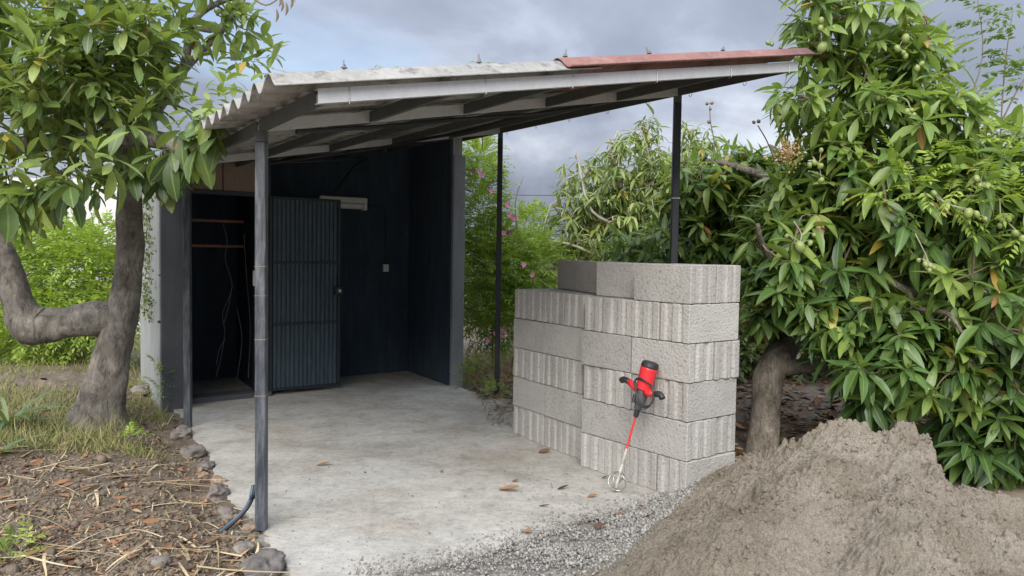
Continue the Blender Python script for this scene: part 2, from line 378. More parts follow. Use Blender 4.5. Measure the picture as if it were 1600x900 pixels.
M = dict(
    block=mat_block(), slab=mat_slab(), ground=mat_ground(), sand=mat_sand(), stone=mat_stone(),
    mango_leaf=mat_leaf('mango_leaf', (0.036, 0.080, 0.028), (0.100, 0.180, 0.048), (0.235, 0.32, 0.080), rough=0.40, trans=0.33),
    avocado_leaf=mat_leaf('broad_leaf', (0.044, 0.080, 0.025), (0.115, 0.182, 0.052), (0.265, 0.335, 0.09), rough=0.44, trans=0.3),
    olive_leaf=mat_leaf('olive_leaf', (0.07, 0.11, 0.032), (0.16, 0.22, 0.062), (0.28, 0.345, 0.11), rough=0.5),
    fern_leaf=mat_leaf('feather_leaf', (0.07, 0.135, 0.022), (0.18, 0.285, 0.042), (0.33, 0.43, 0.075), rough=0.5, trans=0.38),
    far_leaf=mat_leaf('far_leaf', (0.05, 0.075, 0.03), (0.10, 0.14, 0.05), (0.18, 0.21, 0.08), rough=0.6),
    strap_leaf=mat_leaf('strap_leaf', (0.04, 0.09, 0.03), (0.09, 0.15, 0.06), (0.20, 0.25, 0.10), rough=0.4),
    mango_bark=mat_bark('mango_bark', (0.13, 0.112, 0.09), (0.27, 0.238, 0.195), (0.40, 0.36, 0.30), 1.3),
    avo_bark=mat_bark('broadleaf_bark', (0.13, 0.118, 0.102), (0.26, 0.238, 0.208), (0.44, 0.41, 0.365)),
    cutwood=mat_simple('cut_wood', (0.36, 0.15, 0.06), 0.8),
    twig=mat_simple('twig_bark', (0.16, 0.125, 0.09), 0.85),
    pale_twig=mat_simple('pale_twig', (0.33, 0.30, 0.25), 0.85),
    green_twig=mat_simple('green_twig', (0.19, 0.20, 0.06), 0.6),
    post=mat_paint_metal('post_paint', (0.030, 0.036, 0.047), (0.20, 0.21, 0.225), 0.75, 0.42),
    post_dark=mat_paint_metal('dark_post_paint', (0.012, 0.015, 0.021), (0.05, 0.056, 0.07), 0.5, 0.45),
    beam=mat_paint_metal('galvanised_beam', (0.50, 0.515, 0.535), (0.37, 0.38, 0.395), 0.5, 0.5, False),
    purlin=mat_paint_metal('dark_purlin', (0.060, 0.063, 0.060), (0.11, 0.115, 0.11), 0.5, 0.55, False),
    sheet=mat_corrugated('fibre_cement', (0.32, 0.315, 0.295), (0.13, 0.125, 0.115)),
    red_sheet=mat_corrugated('red_fibre_cement', (0.25, 0.125, 0.11), (0.25, 0.175, 0.155)),
    black_wall=mat_wall('black_plaster', (0.032, 0.050, 0.072), (0.064, 0.086, 0.108), 0.85),
    grey_wall=mat_wall('dark_grey_plaster', (0.085, 0.092, 0.103), (0.05, 0.055, 0.06), 0.5),
    rough_wall=mat_wall('rough_render', (0.36, 0.37, 0.36), (0.20, 0.21, 0.19), 0.8, 0.8),
    pier=mat_wall('pier_render', (0.24, 0.25, 0.255), (0.14, 0.15, 0.15), 0.6),
    lintel=mat_wall('bare_block', (0.28, 0.22, 0.165), (0.19, 0.15, 0.11), 0.7, 0.9),
    door=mat_paint_metal('door_paint', (0.036, 0.060, 0.078), (0.11, 0.145, 0.165), 0.45, 0.40),
    door_frame=mat_paint_metal('door_frame_paint', (0.012, 0.017, 0.022), (0.03, 0.038, 0.044), 0.4, 0.45),
    wood=mat_simple('shelf_wood', (0.30, 0.145, 0.085), 0.7),
    white=mat_simple('white_plastic', (0.72, 0.71, 0.67), 0.45, var=0.08),
    diff=mat_simple('lamp_diffuser', (0.68, 0.69, 0.67), 0.35, var=0.1),
    cable=mat_simple('black_cable', (0.012, 0.012, 0.014), 0.45),
    hose=mat_simple('blue_hose', (0.05, 0.09, 0.14), 0.4),
    steel=mat_simple('steel', (0.42, 0.42, 0.41), 0.4, 0.8),
    rust_steel=mat_simple('bolt_steel', (0.20, 0.19, 0.18), 0.6, 0.3),
    red=mat_simple('red_plastic', (0.62, 0.028, 0.035), 0.38, var=0.12),
    red_paint=mat_simple('red_shaft_paint', (0.58, 0.04, 0.04), 0.45, var=0.2),
    black_plastic=mat_simple('black_plastic', (0.022, 0.022, 0.024), 0.5),
    grey_metal=mat_simple('cast_gearbox', (0.085, 0.085, 0.09), 0.5, 0.3),
    crusty=mat_simple('mortar_crust', (0.45, 0.42, 0.38), 0.9, var=0.5, scale=40),
    tie=mat_simple('yellow_tie_wire', (0.22, 0.195, 0.13), 0.6),
    fruit=mat_simple('green_fruit', (0.20, 0.25, 0.075), 0.45, var=0.3, scale=14),
    pink=mat_simple('pink_petal', (0.72, 0.25, 0.42), 0.6, var=0.2),
    panicle=mat_simple('flower_panicle', (0.36, 0.24, 0.11), 0.8),
    litter=mat_tint('leaf_litter', [(0, (0.05, 0.036, 0.027)), (0.4, (0.14, 0.085, 0.052)), (0.72, (0.27, 0.14, 0.075)), (1, (0.40, 0.27, 0.15))]),
    straw=mat_tint('dry_straw', [(0, (0.26, 0.19, 0.11)), (0.5, (0.46, 0.36, 0.21)), (1, (0.66, 0.55, 0.36))]),
    grass=mat_tint('grass_blades', [(0, (0.10, 0.13, 0.035)), (0.5, (0.20, 0.22, 0.075)), (1, (0.40, 0.34, 0.17))]),
    gravel=mat_tint('gravel', [(0, (0.16, 0.152, 0.14)), (0.5, (0.25, 0.241, 0.224)), (1, (0.35, 0.34, 0.318))]),
    far_wall=mat_wall('whitewash', (0.62, 0.62, 0.60), (0.42, 0.42, 0.40), 0.5),
    hill=mat_simple('hillside', (0.10, 0.12, 0.11), 0.95, scale=0.05),
)

# ------------------------------------------------------------------ ground, slab
def sstep(e0, e1, x):
    t = np.clip((x - e0) / (e1 - e0), 0, 1); return t * t * (3 - 2 * t)
_det = FU[0] * FV[1] - FV[0] * FU[1]
def inv_frame(x, y):
    dx, dy = x - F0[0], y - F0[1]
    return (dx * FV[1] - dy * FV[0]) / _det, (FU[0] * dy - FU[1] * dx) / _det
def slab_left(b):
    """a of the slab's left edge"""
    return -0.05 - 0.03 * np.sin(b * 1.7) + 0.025 * np.sin(b * 4.1 + 1)
def ground_z(x, y):
    x = np.asarray(x, float); y = np.asarray(y, float)
    a, b = inv_frame(x, y)
    d = slab_left(b) - a
    z = -0.020 + 0.016 * (fbm(x * 3, y * 3, oct=3, seed=5) - 0.5)
    left = sstep(0.0, 0.55, d) * (0.10 + 0.05 * np.clip(d - 0.3, 0, 3)) + 0.045 * sstep(0, 0.3, d) * (fbm(x * 5, y * 5, oct=4, seed=9) - 0.5) * 2
    z = z + left
    z = z + 0.05 * sstep(0.0, 1.0, a - 3.6) * (fbm(x * 2.5, y * 2.5, oct=4, seed=3) - 0.35) * sstep(2.5, 5, y)
    z = z + sstep(30, 300, np.hypot(x, y)) * -3
    return z
def axis(lo, hi, n, far):
    core = np.linspace(lo, hi, n); g = 1.22 ** np.arange(1, 40); st = (hi - lo) / n
    ext = np.cumsum(g * st); ext = ext[ext < far]
    return np.concatenate([lo - ext[::-1], core, hi + ext])
gx, gy = axis(-5.5, 5.5, 260, 1500), axis(1.2, 12, 260, 1500)
GX, GY = np.meshgrid(gx, gy, indexing='ij'); GZ = ground_z(GX, GY)
nx, ny = GX.shape
idx = np.arange(nx * ny).reshape(nx, ny)
Q = np.stack([idx[:-1, :-1], idx[1:, :-1], idx[1:, 1:], idx[:-1, 1:]], -1).reshape(-1, 4)
Aa, Bb = inv_frame(GX, GY)
grit = sstep(-0.25, 0.05, Aa - slab_left(Bb)) * sstep(-0.2, 0.3, 4.6 - GY) * 0.95
tan = np.maximum(sstep(2.0, 2.5, GX) * sstep(5.6, 5.0, GY), sstep(3.0, 2.2, GY) * sstep(25, 12, np.hypot(GX, GY)))  # second term: unseen ground round the camera, paled to bounce light under the roof
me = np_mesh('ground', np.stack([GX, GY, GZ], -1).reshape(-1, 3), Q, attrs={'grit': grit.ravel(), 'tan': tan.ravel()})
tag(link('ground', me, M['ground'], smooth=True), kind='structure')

def edge_line(pts, step=0.05, jit=0.012, seed=0):
    r = random.Random(seed); out = []
    for p, q in zip(pts[:-1], pts[1:]):
        n = max(1, int(np.linalg.norm(q - p) / step))
        for i in range(n):
            out.append(p + (q - p) * i / n + np.array([r.gauss(0, jit), r.gauss(0, jit), 0]))
    return out
left_edge = [C(slab_left(b) + 0.04, b) for b in np.linspace(3.7, -1.05, 30)]
front_px = [(455, 903), (540, 899), (640, 889), (760, 860), (850, 828), (960, 797), (1060, 772), (1150, 752)]
front_edge = [onz(*p) for p in front_px]
outline = edge_line(left_edge + front_edge, 0.04, 0.012, 3)
outline += edge_line([np.array([1.62, 5.5, 0]), np.array([1.75, 6.0, 0]), np.array([0.9, 7.0, 0]), np.array([0.35, 7.4, 0]), C(3.05, 2.6), C(3.02, 3.5)], 0.06, 0.015, 4)
outline += [C(3.14, 3.52), C(3.14, 4.9), C(1.0, 4.9), C(1.0, 5.6), C(-0.1, 5.6), C(-0.1, 3.8)]
m = MB(); n = len(outline)
m.add([(p[0], p[1], -0.001) for p in outline] + [(p[0], p[1], -0.14) for p in outline],
      [tuple(range(n - 1, -1, -1))[::-1]] + [(i, i + n, (i + 1) % n + n, (i + 1) % n) for i in range(n)])
tag(m.build('concrete_slab', M['slab']), kind='structure')

# ------------------------------------------------------------------ shed
SH = empty('shed', C(1.5, 4.4), 'small black painted lean-to shed with open metal door under the roof', 'shed')
rt = lambda a, b: roofz(a, b) + 0.066
MB().fbox(-0.14, 0.07, 3.76, 5.7, -0.1, 0, rt).build('left_wall', M['rough_wall'], SH, bevel=0.01)
MB().fbox(-0.125, 0.135, 3.70, 3.755, -0.1, 0, rt).build('wall_end', M['grey_wall'], SH, bevel=0.006)
MB().fbox(0.075, 0.13, 3.76, 5.6, -0.02, 0, rt).build('inner_wall', M['black_wall'], SH)
MB().fbox(0.135, 1.0, 5.35, 5.5, -0.02, 0, rt).build('inner_wall', M['black_wall'], SH)
MB().fbox(0.86, 1.0, 4.0, 4.12, -0.02, 0, rt).build('door_pillar', M['black_wall'], SH, bevel=0.004)
MB().fbox(0.90, 1.0, 4.125, 5.34, -0.02, 0, rt).build('partition_wall', M['black_wall'], SH)
MB().fbox(1.005, 3.0, 4.74, 4.88, -0.02, 0, rt).build('back_wall', M['black_wall'], SH)
MB().fbox(3.005, 3.13, 3.52, 4.88, -0.1, 0, rt).build('right_wall', M['rough_wall'], SH)
MB().fbox(2.965, 3.0, 3.52, 4.735, -0.02, 0, rt).build('inner_wall', M['black_wall'], SH)
MB().fbox(2.985, 3.145, 3.455, 3.515, -0.1, 2.66).build('wall_end', M['pier'], SH, bevel=0.006)
for a0, a1 in ((0.14, 0.50), (0.508, 0.855)):
    MB().fbox(a0, a1, 4.0, 4.13, 2.145, 0, rt).build('lintel_block', M['lintel'], SH, bevel=0.006)
MB().fbox(0.135, 0.858, 3.985, 4.03, 2.10, 2.142).build('door_head', M['door_frame'], SH)
MB().fbox(0.136, 0.175, 3.985, 4.03, 0.05, 2.10).build('door_jamb', M['door_frame'], SH)
MB().fbox(0.82, 0.858, 3.985, 4.03, 0.05, 2.10).build('door_jamb', M['door_frame'], SH)
MB().fbox(0.136, 0.99, 3.90, 4.16, -0.02, 0.05).build('threshold', M['grey_wall'], SH, bevel=0.008)
# door leaf, swung fully open
D0, D1, ZB, ZT = 0.965, 1.765, 0.045, 2.115
dr = MB().fbox(D0, D1, 3.952, 3.956, ZB + 0.02, ZT - 0.02).build('door', M['door'], SH)
for a0, a1, z0, z1 in ((D0, D0 + 0.032, ZB, ZT), (D1 - 0.032, D1, ZB, ZT)):
    MB().fbox(a0, a1, 3.925, 3.965, z0, z1).build('stile', M['door_frame'], dr, bevel=0.003)
for z in (ZB, 0.745, 1.40, ZT - 0.03):
    MB().fbox(D0 + 0.033, D1 - 0.033, 3.927, 3.963, z, z + 0.028).build('rail', M['door_frame'], dr, bevel=0.003)
ns = 15; wsl = (D1 - D0 - 0.07) / ns
for i in range(ns):
    a0 = D0 + 0.035 + i * wsl; dd = 0.016
    mb = MB(); zz = (ZB + 0.029, ZT - 0.031)
    prof = [(a0 + 0.004, 3.9515), (a0 + wsl * 0.22, 3.9515 - dd), (a0 + wsl * 0.70, 3.9515 - dd), (a0 + wsl * 0.86, 3.9515)]
    mb.add([C(a, b, z) for z in zz for a, b in prof], [(0, 1, 5, 4), (1, 2, 6, 5), (2, 3, 7, 6), (3, 0, 4, 7), (3, 2, 1, 0), (4, 5, 6, 7)])
    mb.build('slat', M['door'], dr)
mb = MB().fbox(D1 - 0.075, D1 + 0.012, 3.885, 3.924, 1.06, 1.15); lk = mb.build('lock_box', M['door_frame'], dr, bevel=0.004)
MB().tube([C(D1 - 0.03, 3.884, 1.105), C(D1 - 0.03, 3.862, 1.105)], 0.017, 12).build('lock_cylinder', M['steel'], dr)
for z in (0.35, 1.8): MB().tube([C(D0 - 0.012, 3.955, z), C(D0 - 0.012, 3.955, z + 0.11)], 0.012, 8).build('hinge', M['door_frame'], dr)
# shelf bars inside the doorway
for z, a1 in ((1.84, 0.84), (1.565, 0.84)):
    MB().fbox(0.14, a1, 4.62, 4.66, z, z + 0.028).build('shelf_rail', M['wood'], SH)

V = empty('dead_vine', C(0.45, 4.9, 0), 'leafless dead vine trailing down the dark wall inside the shed doorway', 'vine')
def cr_pts(P, k=6):
    P = [np.array(p, float) for p in P]; P = [2 * P[0] - P[1]] + P + [2 * P[-1] - P[-2]]; out = []
    for i in range(1, len(P) - 2):
        for s in range(k):
            t = s / k; p0, p1, p2, p3 = P[i - 1:i + 3]
            out.append(0.5 * ((2 * p1) + (-p0 + p2) * t + (2 * p0 - 5 * p1 + 4 * p2 - p3) * t * t + (-p0 + 3 * p1 - 3 * p2 + p3) * t ** 3))
    out.append(P[-2]); return out
for px in ([(349, 350), (355, 378), (352, 405), (362, 440), (360, 460), (348, 490), (351, 520), (345, 560), (337, 590)],
           [(362, 450), (357, 480), (350, 505)], [(381, 365), (385, 430), (391, 510), (388, 590)], [(370, 480), (378, 530), (370, 595)], [(352, 530), (343, 545), (338, 570)]):
    MB().tube(cr_pts([at(x, y, 8.72) for x, y in px], 5), 0.0035, 5).build('stem', M['pale_twig'], V)

LT = empty('fluorescent_light', C(2.05, 4.72, 2.05), 'white fluorescent lamp housing on the black back wall above the open door', 'lamp')
MB().fbox(1.74, 2.36, 4.66, 4.738, 2.13, 2.20).build('housing', M['white'], LT, bevel=0.008)
MB().fbox(1.76, 2.30, 4.645, 4.735, 2.06, 2.127).build('diffuser', M['diff'], LT, bevel=0.015)
MB().fbox(2.302, 2.355, 4.65, 4.737, 2.05, 2.128).build('end_cap', M['white'], LT, bevel=0.006)
SW = MB().fbox(2.60, 2.675, 4.70, 4.738, 1.29, 1.385).build('wall_switch', M['white'], None, bevel=0.006)
tag(SW, 'small white wall switch on the black back wall, right of the open door', 'switch')
MB().fbox(2.62, 2.655, 4.694, 4.699, 1.32, 1.36).build('rocker', M['diff'], SW)
MB().tube([C(2.36, 4.735, 2.12), C(2.63, 4.735, 2.10), C(2.637, 4.735, 2.0), C(2.637, 4.735, 1.39)], 0.006, 6).build('conduit', M['cable'], SW)
SW2 = MB().fbox(0.80, 0.86, 3.93, 3.984, 1.165, 1.33).build('junction_box', M['white'], None, bevel=0.008)
tag(SW2, 'white plastic box on the door jamb, peeking out left of the front post', 'switch box')
MB().fbox(0.815, 0.845, 3.925, 3.929, 1.20, 1.24).build('cover', M['diff'], SW2)

# ------------------------------------------------------------------ carport
CP = empty('carport', C(1.6, 1.4), 'open metal carport with sloping corrugated roof on thin square posts', 'carport')
PW = 0.0285
for (a, b), mat, bot in (((0, 0), 'post', 0.0), ((0.0, 2.85), 'post', 0.0), ((3.27, 2.85), 'post_dark', -0.03), ((3.27, 0), 'post_dark', -0.03)):
    zt = roofz(a, b)
    p = MB().hexa([C(a, b) + np.array([sx * PW, sy * PW, z]) for z in (bot, zt - 0.05) for sx, sy in ((-1, -1), (1, -1), (1, 1), (-1, 1))]).build('post', M[mat], CP, bevel=0.004)
    MB().hexa([C(a, b) + np.array([sx * (PW - .001), sy * (PW - .001), z]) for z in (zt - 0.049, zt + 0.01) for sx, sy in ((-1, -1), (1, -1), (1, 1), (-1, 1))]).build('post_top', M['purlin'], p)
    if (a, b) == (0, 0):
        for zz in (1.46, 1.30, 1.06, 0.75):
            MB().hexa([C(a, b) + np.array([sx * (PW + .002), sy * (PW + .002), z]) for z in (zz, zz + 0.003) for sx, sy in ((-1, -1), (1, -1), (1, 1), (-1, 1))]).build('tie_wire', M['tie'], p)
    if (a, b) == (3.27, 0):
        MB().hexa([C(a, b) + np.array([sx * (PW + .003), sy * (PW + .003), z]) for z in (2.0, 2.006) for sx, sy in ((-1, -1), (1, -1), (1, 1), (-1, 1))]).build('tie_wire', M['steel'], p)
AS = [0.0, 0.65, 1.30, 1.96, 2.62, 3.27]; T = 0.022
def cchan(a0, a1, b0, b1, mat, name, open_side):
    """C-shaped channel following the roof: web plus two flanges"""
    mb = MB(); t = 0.004
    if open_side == 'b':      # runs along a, web on the b0 side
        mb.fbeam(a0, a1, b0, b0 + t, 0.006, 0.068); mb.fbeam(a0, a1, b0 + t, b1, 0.006, 0.006 + t); mb.fbeam(a0, a1, b0 + t, b1, 0.064, 0.068)
    else:
        mb.fbeam(a0, a0 + t, b0, b1, 0.006, 0.068); mb.fbeam(a0 + t, a1, b0, b1, 0.006, 0.006 + t); mb.fbeam(a0 + t, a1, b0, b1, 0.064, 0.068)
    return mb.build(name, M[mat], CP)
BL = [-1.115, 0.0, 2.85, 5.5]
for b in BL:
    cchan(-0.02, 3.30, b - 0.02, b + 0.025, 'beam', 'beam', 'b')
for b0, b1 in zip(BL[:-1], BL[1:]):
    for a in AS:
        cchan(a - 0.02, a + 0.025, b0 + 0.027, b1 - 0.022, 'purlin', 'purlin', 'a')
PITCHW = 0.245; AMP = 0.032
def corrugated(a0, a1, b0, waves, lift, mat):
    nb = waves * 10 + 1; na = 6; t = 0.0065
    bs = b0 + np.arange(nb) / 10 * PITCHW; as_ = np.linspace(a0, a1, na)
    Vv = []
    for lay in (0, 1):
        for a in as_:
            for b in bs:
                z = roofz(a, b) + 0.082 + AMP - AMP * math.cos(2 * math.pi * (b - BS) / PITCHW) + lift + lay * t
                Vv.append(C(a + 0.004 * math.sin(b * 9), b, z))
    I = lambda l, i, j: l * na * nb + i * nb + j
    fs = []
    for i in range(na - 1):
        for j in range(nb - 1):
            fs.append((I(1, i, j), I(1, i + 1, j), I(1, i + 1, j + 1), I(1, i, j + 1)))
            fs.append((I(0, i, j), I(0, i, j + 1), I(0, i + 1, j + 1), I(0, i + 1, j)))
    for i in range(na - 1):
        fs.append((I(0, i, 0), I(0, i + 1, 0), I(1, i + 1, 0), I(1, i, 0))); fs.append((I(0, i, nb - 1), I(1, i, nb - 1), I(1, i + 1, nb - 1), I(0, i + 1, nb - 1)))
    for j in range(nb - 1):
        fs.append((I(0, 0, j), I(1, 0, j), I(1, 0, j + 1), I(0, 0, j + 1))); fs.append((I(0, na - 1, j), I(0, na - 1, j + 1), I(1, na - 1, j + 1), I(1, na - 1, j)))
    return MB().add(Vv, fs).build('roof_sheet', M[mat], CP, smooth=True)
BS = -1.185
for k in range(7):
    b0 = BS + k * 4 * PITCHW
    corrugated(-0.215, 1.52, b0, 4 if k == 6 else 5, 0.007 * (k % 2), 'sheet')
    o = corrugated(1.30, 3.46, b0 - (0.02 if k == 0 else 0), 4 if k == 6 else 5, 0.0155 + 0.007 * (k % 2), 'red_sheet' if k == 0 else 'sheet')
# hook bolts over the first ridge
for a in (0.12, 0.82, 1.36, 1.98, 2.62, 3.2):
    b = BS + PITCHW / 2; z0 = roofz(a, b) + 0.087 + 2 * AMP + (0.02 if a > 1.3 else 0.008)
    bo = MB().tube([C(a, b, z0 - 0.03), C(a + RNG.normal(0, .008), b + RNG.normal(0, .006), z0 + RNG.uniform(.025, .042))], 0.0035, 6).build('hook_bolt', M['rust_steel'], CP)
    MB().tube([C(a, b, z0), C(a, b, z0 + 0.004)], 0.014, 10).build('washer', M['rust_steel'], bo)
    MB().tube([C(a, b, z0 + 0.005), C(a, b, z0 + 0.016)], 0.008, 6).build('nut', M['rust_steel'], bo)
    bb = -1.139
    MB().tube([C(a, bb, roofz(a, bb) + 0.075), C(a, bb, roofz(a, bb) - 0.004), C(a, bb + 0.02, roofz(a, bb) - 0.006)], 0.0018, 5).build('hook', M['steel'], bo)
for k, b in enumerate((-0.7, -0.15, 0.35, 0.9, 1.5, 2.1, 2.7)):
    r = 0.016; a = 3.265; z = roofz(a, b)
    MB().tube([C(a, b - r, z + 0.001), C(a, b - r * .7, z - r), C(a, b, z - r * 1.3), C(a, b + r * .7, z - r), C(a, b + r, z + 0.001)], 0.002, 5).build('hook', M['rust_steel'], CP)
# cables slung under the roof
def cable(name, pts, r, lab, k=8):
    mb = MB().tube(cr_pts(pts, k), r, 6); return tag(mb.build(name, M['cable']), lab, 'cable')
def under(a, b, d): return C(a, b, roofz(a, b) - d)
cable('electric_cable', [under(0.2, 0.03, .008), under(0.7, 0.05, .02), under(1.32, 0.2, .008), under(1.9, 0.06, .03), under(2.4, 0.04, .012)], 0.013,
      'black cable sagging along the middle beam under the carport roof')
cable('electric_cable', [under(2.3, 0.06, .015), under(2.02, 0.6, .012), under(1.99, 1.2, .03), under(1.98, 2.0, .012), under(1.7, 2.78, .02), under(1.2, 2.9, .03), under(0.7, 3.4, .03)], 0.014,
      'black cable running back along a rafter towards the shed')
cable('electric_cable', [under(1.0, 3.6, .02), under(1.6, 3.5, .06), under(2.1, 4.0, .04), under(2.2, 4.66, .10), under(2.1, 4.70, .22), under(1.95, 4.70, .40)], 0.008,
      'thin black cable looping down the shed wall to the lamp')

# ------------------------------------------------------------------ block stacks
def block_mesh():
    L, Wd, H = 0.494, 0.243, 0.2455; d = 0.013
    # outline of the plan: ribbed ends at +-x
    prof = [(-.1215, 0), (-.068, 0), (-.060, d), (-.042, d), (-.034, 0), (.018, 0), (.028, d), (.072, d), (.082, 0), (.1215, 0)]
    pts = [(L / 2 - dd, y) for y, dd in prof] + [(-L / 2 + dd, y) for y, dd in reversed(prof)]
    bm = bmesh.new(); vs = [bm.verts.new((x, y, 0)) for x, y in pts]; f = bm.faces.new(vs)
    r = bmesh.ops.extrude_face_region(bm, geom=[f]); bmesh.ops.translate(bm, verts=[v for v in r['geom'] if isinstance(v, bmesh.types.BMVert)], vec=(0, 0, H))
    bmesh.ops.recalc_face_normals(bm, faces=bm.faces)
    es = [e for e in bm.edges if len(e.link_faces) == 2 and e.calc_face_angle(0) > 0.9 and (abs(e.verts[0].co.x) > .22 or abs(e.verts[0].co.y) > .12)]
    bmesh.ops.bevel(bm, geom=es, offset=0.0042, segments=1, affect='EDGES')
    ms = []
    for k in range(5):
        me = bpy.data.meshes.new('concrete_block'); b2 = bm.copy(); r_ = random.Random(k)
        for v in b2.verts: v.co += Vector((r_.gauss(0, .0008), r_.gauss(0, .0008), r_.gauss(0, .0006)))
        b2.to_mesh(me); b2.free(); me.materials.append(M['block']); ms.append(me)
    bm.free(); return ms
BMS = block_mesh(); nblock = 0
def put_block(x, y, z, ang, label, group):
    global nblock
    o = bpy.data.objects.new('concrete_block', BMS[nblock % 5]); nblock += 1; COL.objects.link(o)
    o.location = (x + rnd.gauss(0, .006), y + rnd.gauss(0, .006), z); o.rotation_euler = (0, 0, ang + rnd.gauss(0, .008) + (math.pi if rnd.random() < .5 else 0))
    tag(o, label, 'block', group)
ORD = ['bottom', 'second', 'third', 'fourth', 'fifth', 'top']
def stack(c, ang, layers, which, near):
    u = np.array([-math.cos(ang), math.sin(ang)]); v = np.array([math.sin(ang), math.cos(ang)])
    au = math.atan2(u[1], u[0]); av = math.atan2(v[1], v[0]); g = 'blocks of the %s stack' % which
    for k in range(layers):
        z = k * 0.25; s = rnd.gauss(0, .006)
        if k % 2 == 0:
            pos4 = ['first', 'second', 'third', 'fourth']
            for j in range(4):
                p = c + u * (0.125 + 0.25 * j) + v * (0.25 + s)
                put_block(p[0], p[1], z, av, 'grooved-end concrete block, %s layer of %s stack, %s from right corner' % (ORD[k], which, pos4[j]), g)
        else:
            for j in range(2):
                p = c + u * (0.25 + 0.5 * j) + v * (0.125 + s)
                put_block(p[0], p[1], z, au, 'smooth-sided concrete block, %s layer of %s stack, %s half of its front' % (ORD[k], which, ('right', 'left')[j]), g)
            if near:      # rear blocks that no side of the stacks shows are left out
                p = c + u * 0.25 + v * (0.377 + s)
                put_block(p[0], p[1], z, au, 'concrete block at the back of the near stack right face, %s layer' % ORD[k], g)
c1 = np.array([1.1167, 4.9025]); A1 = 0.9243; c2 = np.array([0.525, 5.845]); A2 = 1.0358
stack(c1, A1, 5, 'near', True); stack(c2, A2, 5, 'far', False)
u1 = np.array([-math.cos(A1), math.sin(A1)]); v1 = np.array([math.sin(A1), math.cos(A1)]); au1 = math.atan2(u1[1], u1[0])
gt = 'blocks of the top layer'
for p, an, lb in ((c1 + u1 * .25 + v1 * .125, au1, 'concrete block on top of the near stack at its right corner, smooth side forward'),
                  (c1 + u1 * .25 + v1 * .377, au1, 'rear concrete block on top of the near stack, grooved end showing on the right face'),
                  (c1 + u1 * .754 + v1 * .26, au1, 'concrete block on the top layer, set back left of the corner block')):
    put_block(p[0], p[1], 1.25, an, lb, gt)
d3 = np.array([-.26, .966]); n3 = np.array([.966, .26]); s3 = np.array([.655, 5.91]); a3 = math.atan2(d3[1], d3[0])
for j, lb in enumerate(('concrete block on the top layer, second from the left end', 'leftmost concrete block on the top layer of the stacks')):
    p = s3 + d3 * (.25 + .5 * j) + n3 * .125
    put_block(p[0], p[1], 1.25, a3, lb, gt)

# ------------------------------------------------------------------ mixing drill leaning on the stack
wall_n = np.array([-v1[0], -v1[1], 0]); uu = np.array([u1[0], u1[1], 0]); cc = np.array([c1[0], c1[1], 0])
foot = cc + uu * 0.392 + wall_n * 0.235 + np.array([0, 0, 0.012])
top = cc + uu * 0.245 + wall_n * 0.078 + np.array([0, 0, 0.865])
ax = (top - foot); LM = np.linalg.norm(ax); ax /= LM
sd = np.cross(ax, wall_n); sd /= np.linalg.norm(sd)      # along the face
if sd @ uu < 0: sd = -sd                                  # points to image left
fo = np.cross(sd, ax); fo = fo if fo @ wall_n > 0 else -fo
MX = empty('mixing_drill', foot, 'red and black handheld mortar mixer leaning against the block stack', 'power tool')
def ml(t, s=0.0, f=0.0): return foot + ax * t + sd * s + fo * f
def lathe(name, mat, prof, s=0, f=0, n=20):
    return MB().tube([ml(t, s, f) for t, r in prof], [r for t, r in prof], n).build(name, M[mat], MX, smooth=False)
mot = lathe('motor_housing', 'red', [(LM - .19, .040), (LM - .185, .050), (LM - .05, .057), (LM - .040, .055)])
lathe('motor_cap', 'black_plastic', [(LM - .0395, .057), (LM - .03, .058), (LM - .008, .054), (LM, .044)])
lathe('gearbox', 'grey_metal', [(LM - .33, .018), (LM - .32, .026), (LM - .285, .028), (LM - .275, .036), (LM - .21, .040), (LM - .191, .040)])
lathe('chuck', 'black_plastic', [(LM - .375, .013), (LM - .37, .017), (LM - .331, .018)])
lathe('shaft', 'red_paint', [(.29, .0075), (LM - .376, .0075)], n=10)
lathe('lower_shaft', 'crusty', [(.02, .0085), (.10, .0095), (.289, .0080)], n=10)
for sgn, nm in ((1, 'left'), (-1, 'right')):
    h = MB().tube([ml(LM - .195, .030 * sgn, .0), ml(LM - .190, .065 * sgn, .015), ml(LM - .178 + .004 * sgn, .118 * sgn, .02)], [.032, .026, .02], 10).build('handle', M['red'], MX, smooth=True)
    MB().tube(cr_pts([ml(LM - .178 + .004 * sgn, .116 * sgn, .02), ml(LM - .172, .145 * sgn, .022), ml(LM - .175, .17 * sgn, .02), ml(LM - .19, .186 * sgn, .02)], 3), .0205, 10).build('grip', M['black_plastic'], h, smooth=True)
sw = MB().tube([ml(LM - .235, .03, .03), ml(LM - .285, .02, .035)], .012, 8).build('gear_switch', M['black_plastic'], MX)
pts = []
for k in range(3):
    pts += [ml(LM - .13 - .01 * k, .05, .035 + .004 * k), ml(LM - .16, .035 - .008 * k, .062), ml(LM - .235 - .012 * k, -.03, .065), ml(LM - .27 - .006 * k, -.09 - .01 * k, .055), ml(LM - .235 + .01 * k, -.14, .05), ml(LM - .16, -.115, .05), ml(LM - .13, -.06 - .01 * k, .045), ml(LM - .115 - .005 * k, 0, .06)]
MB().tube(cr_pts(pts, 5), .0042, 6).build('power_cord', M['black_plastic'], MX, smooth=True)
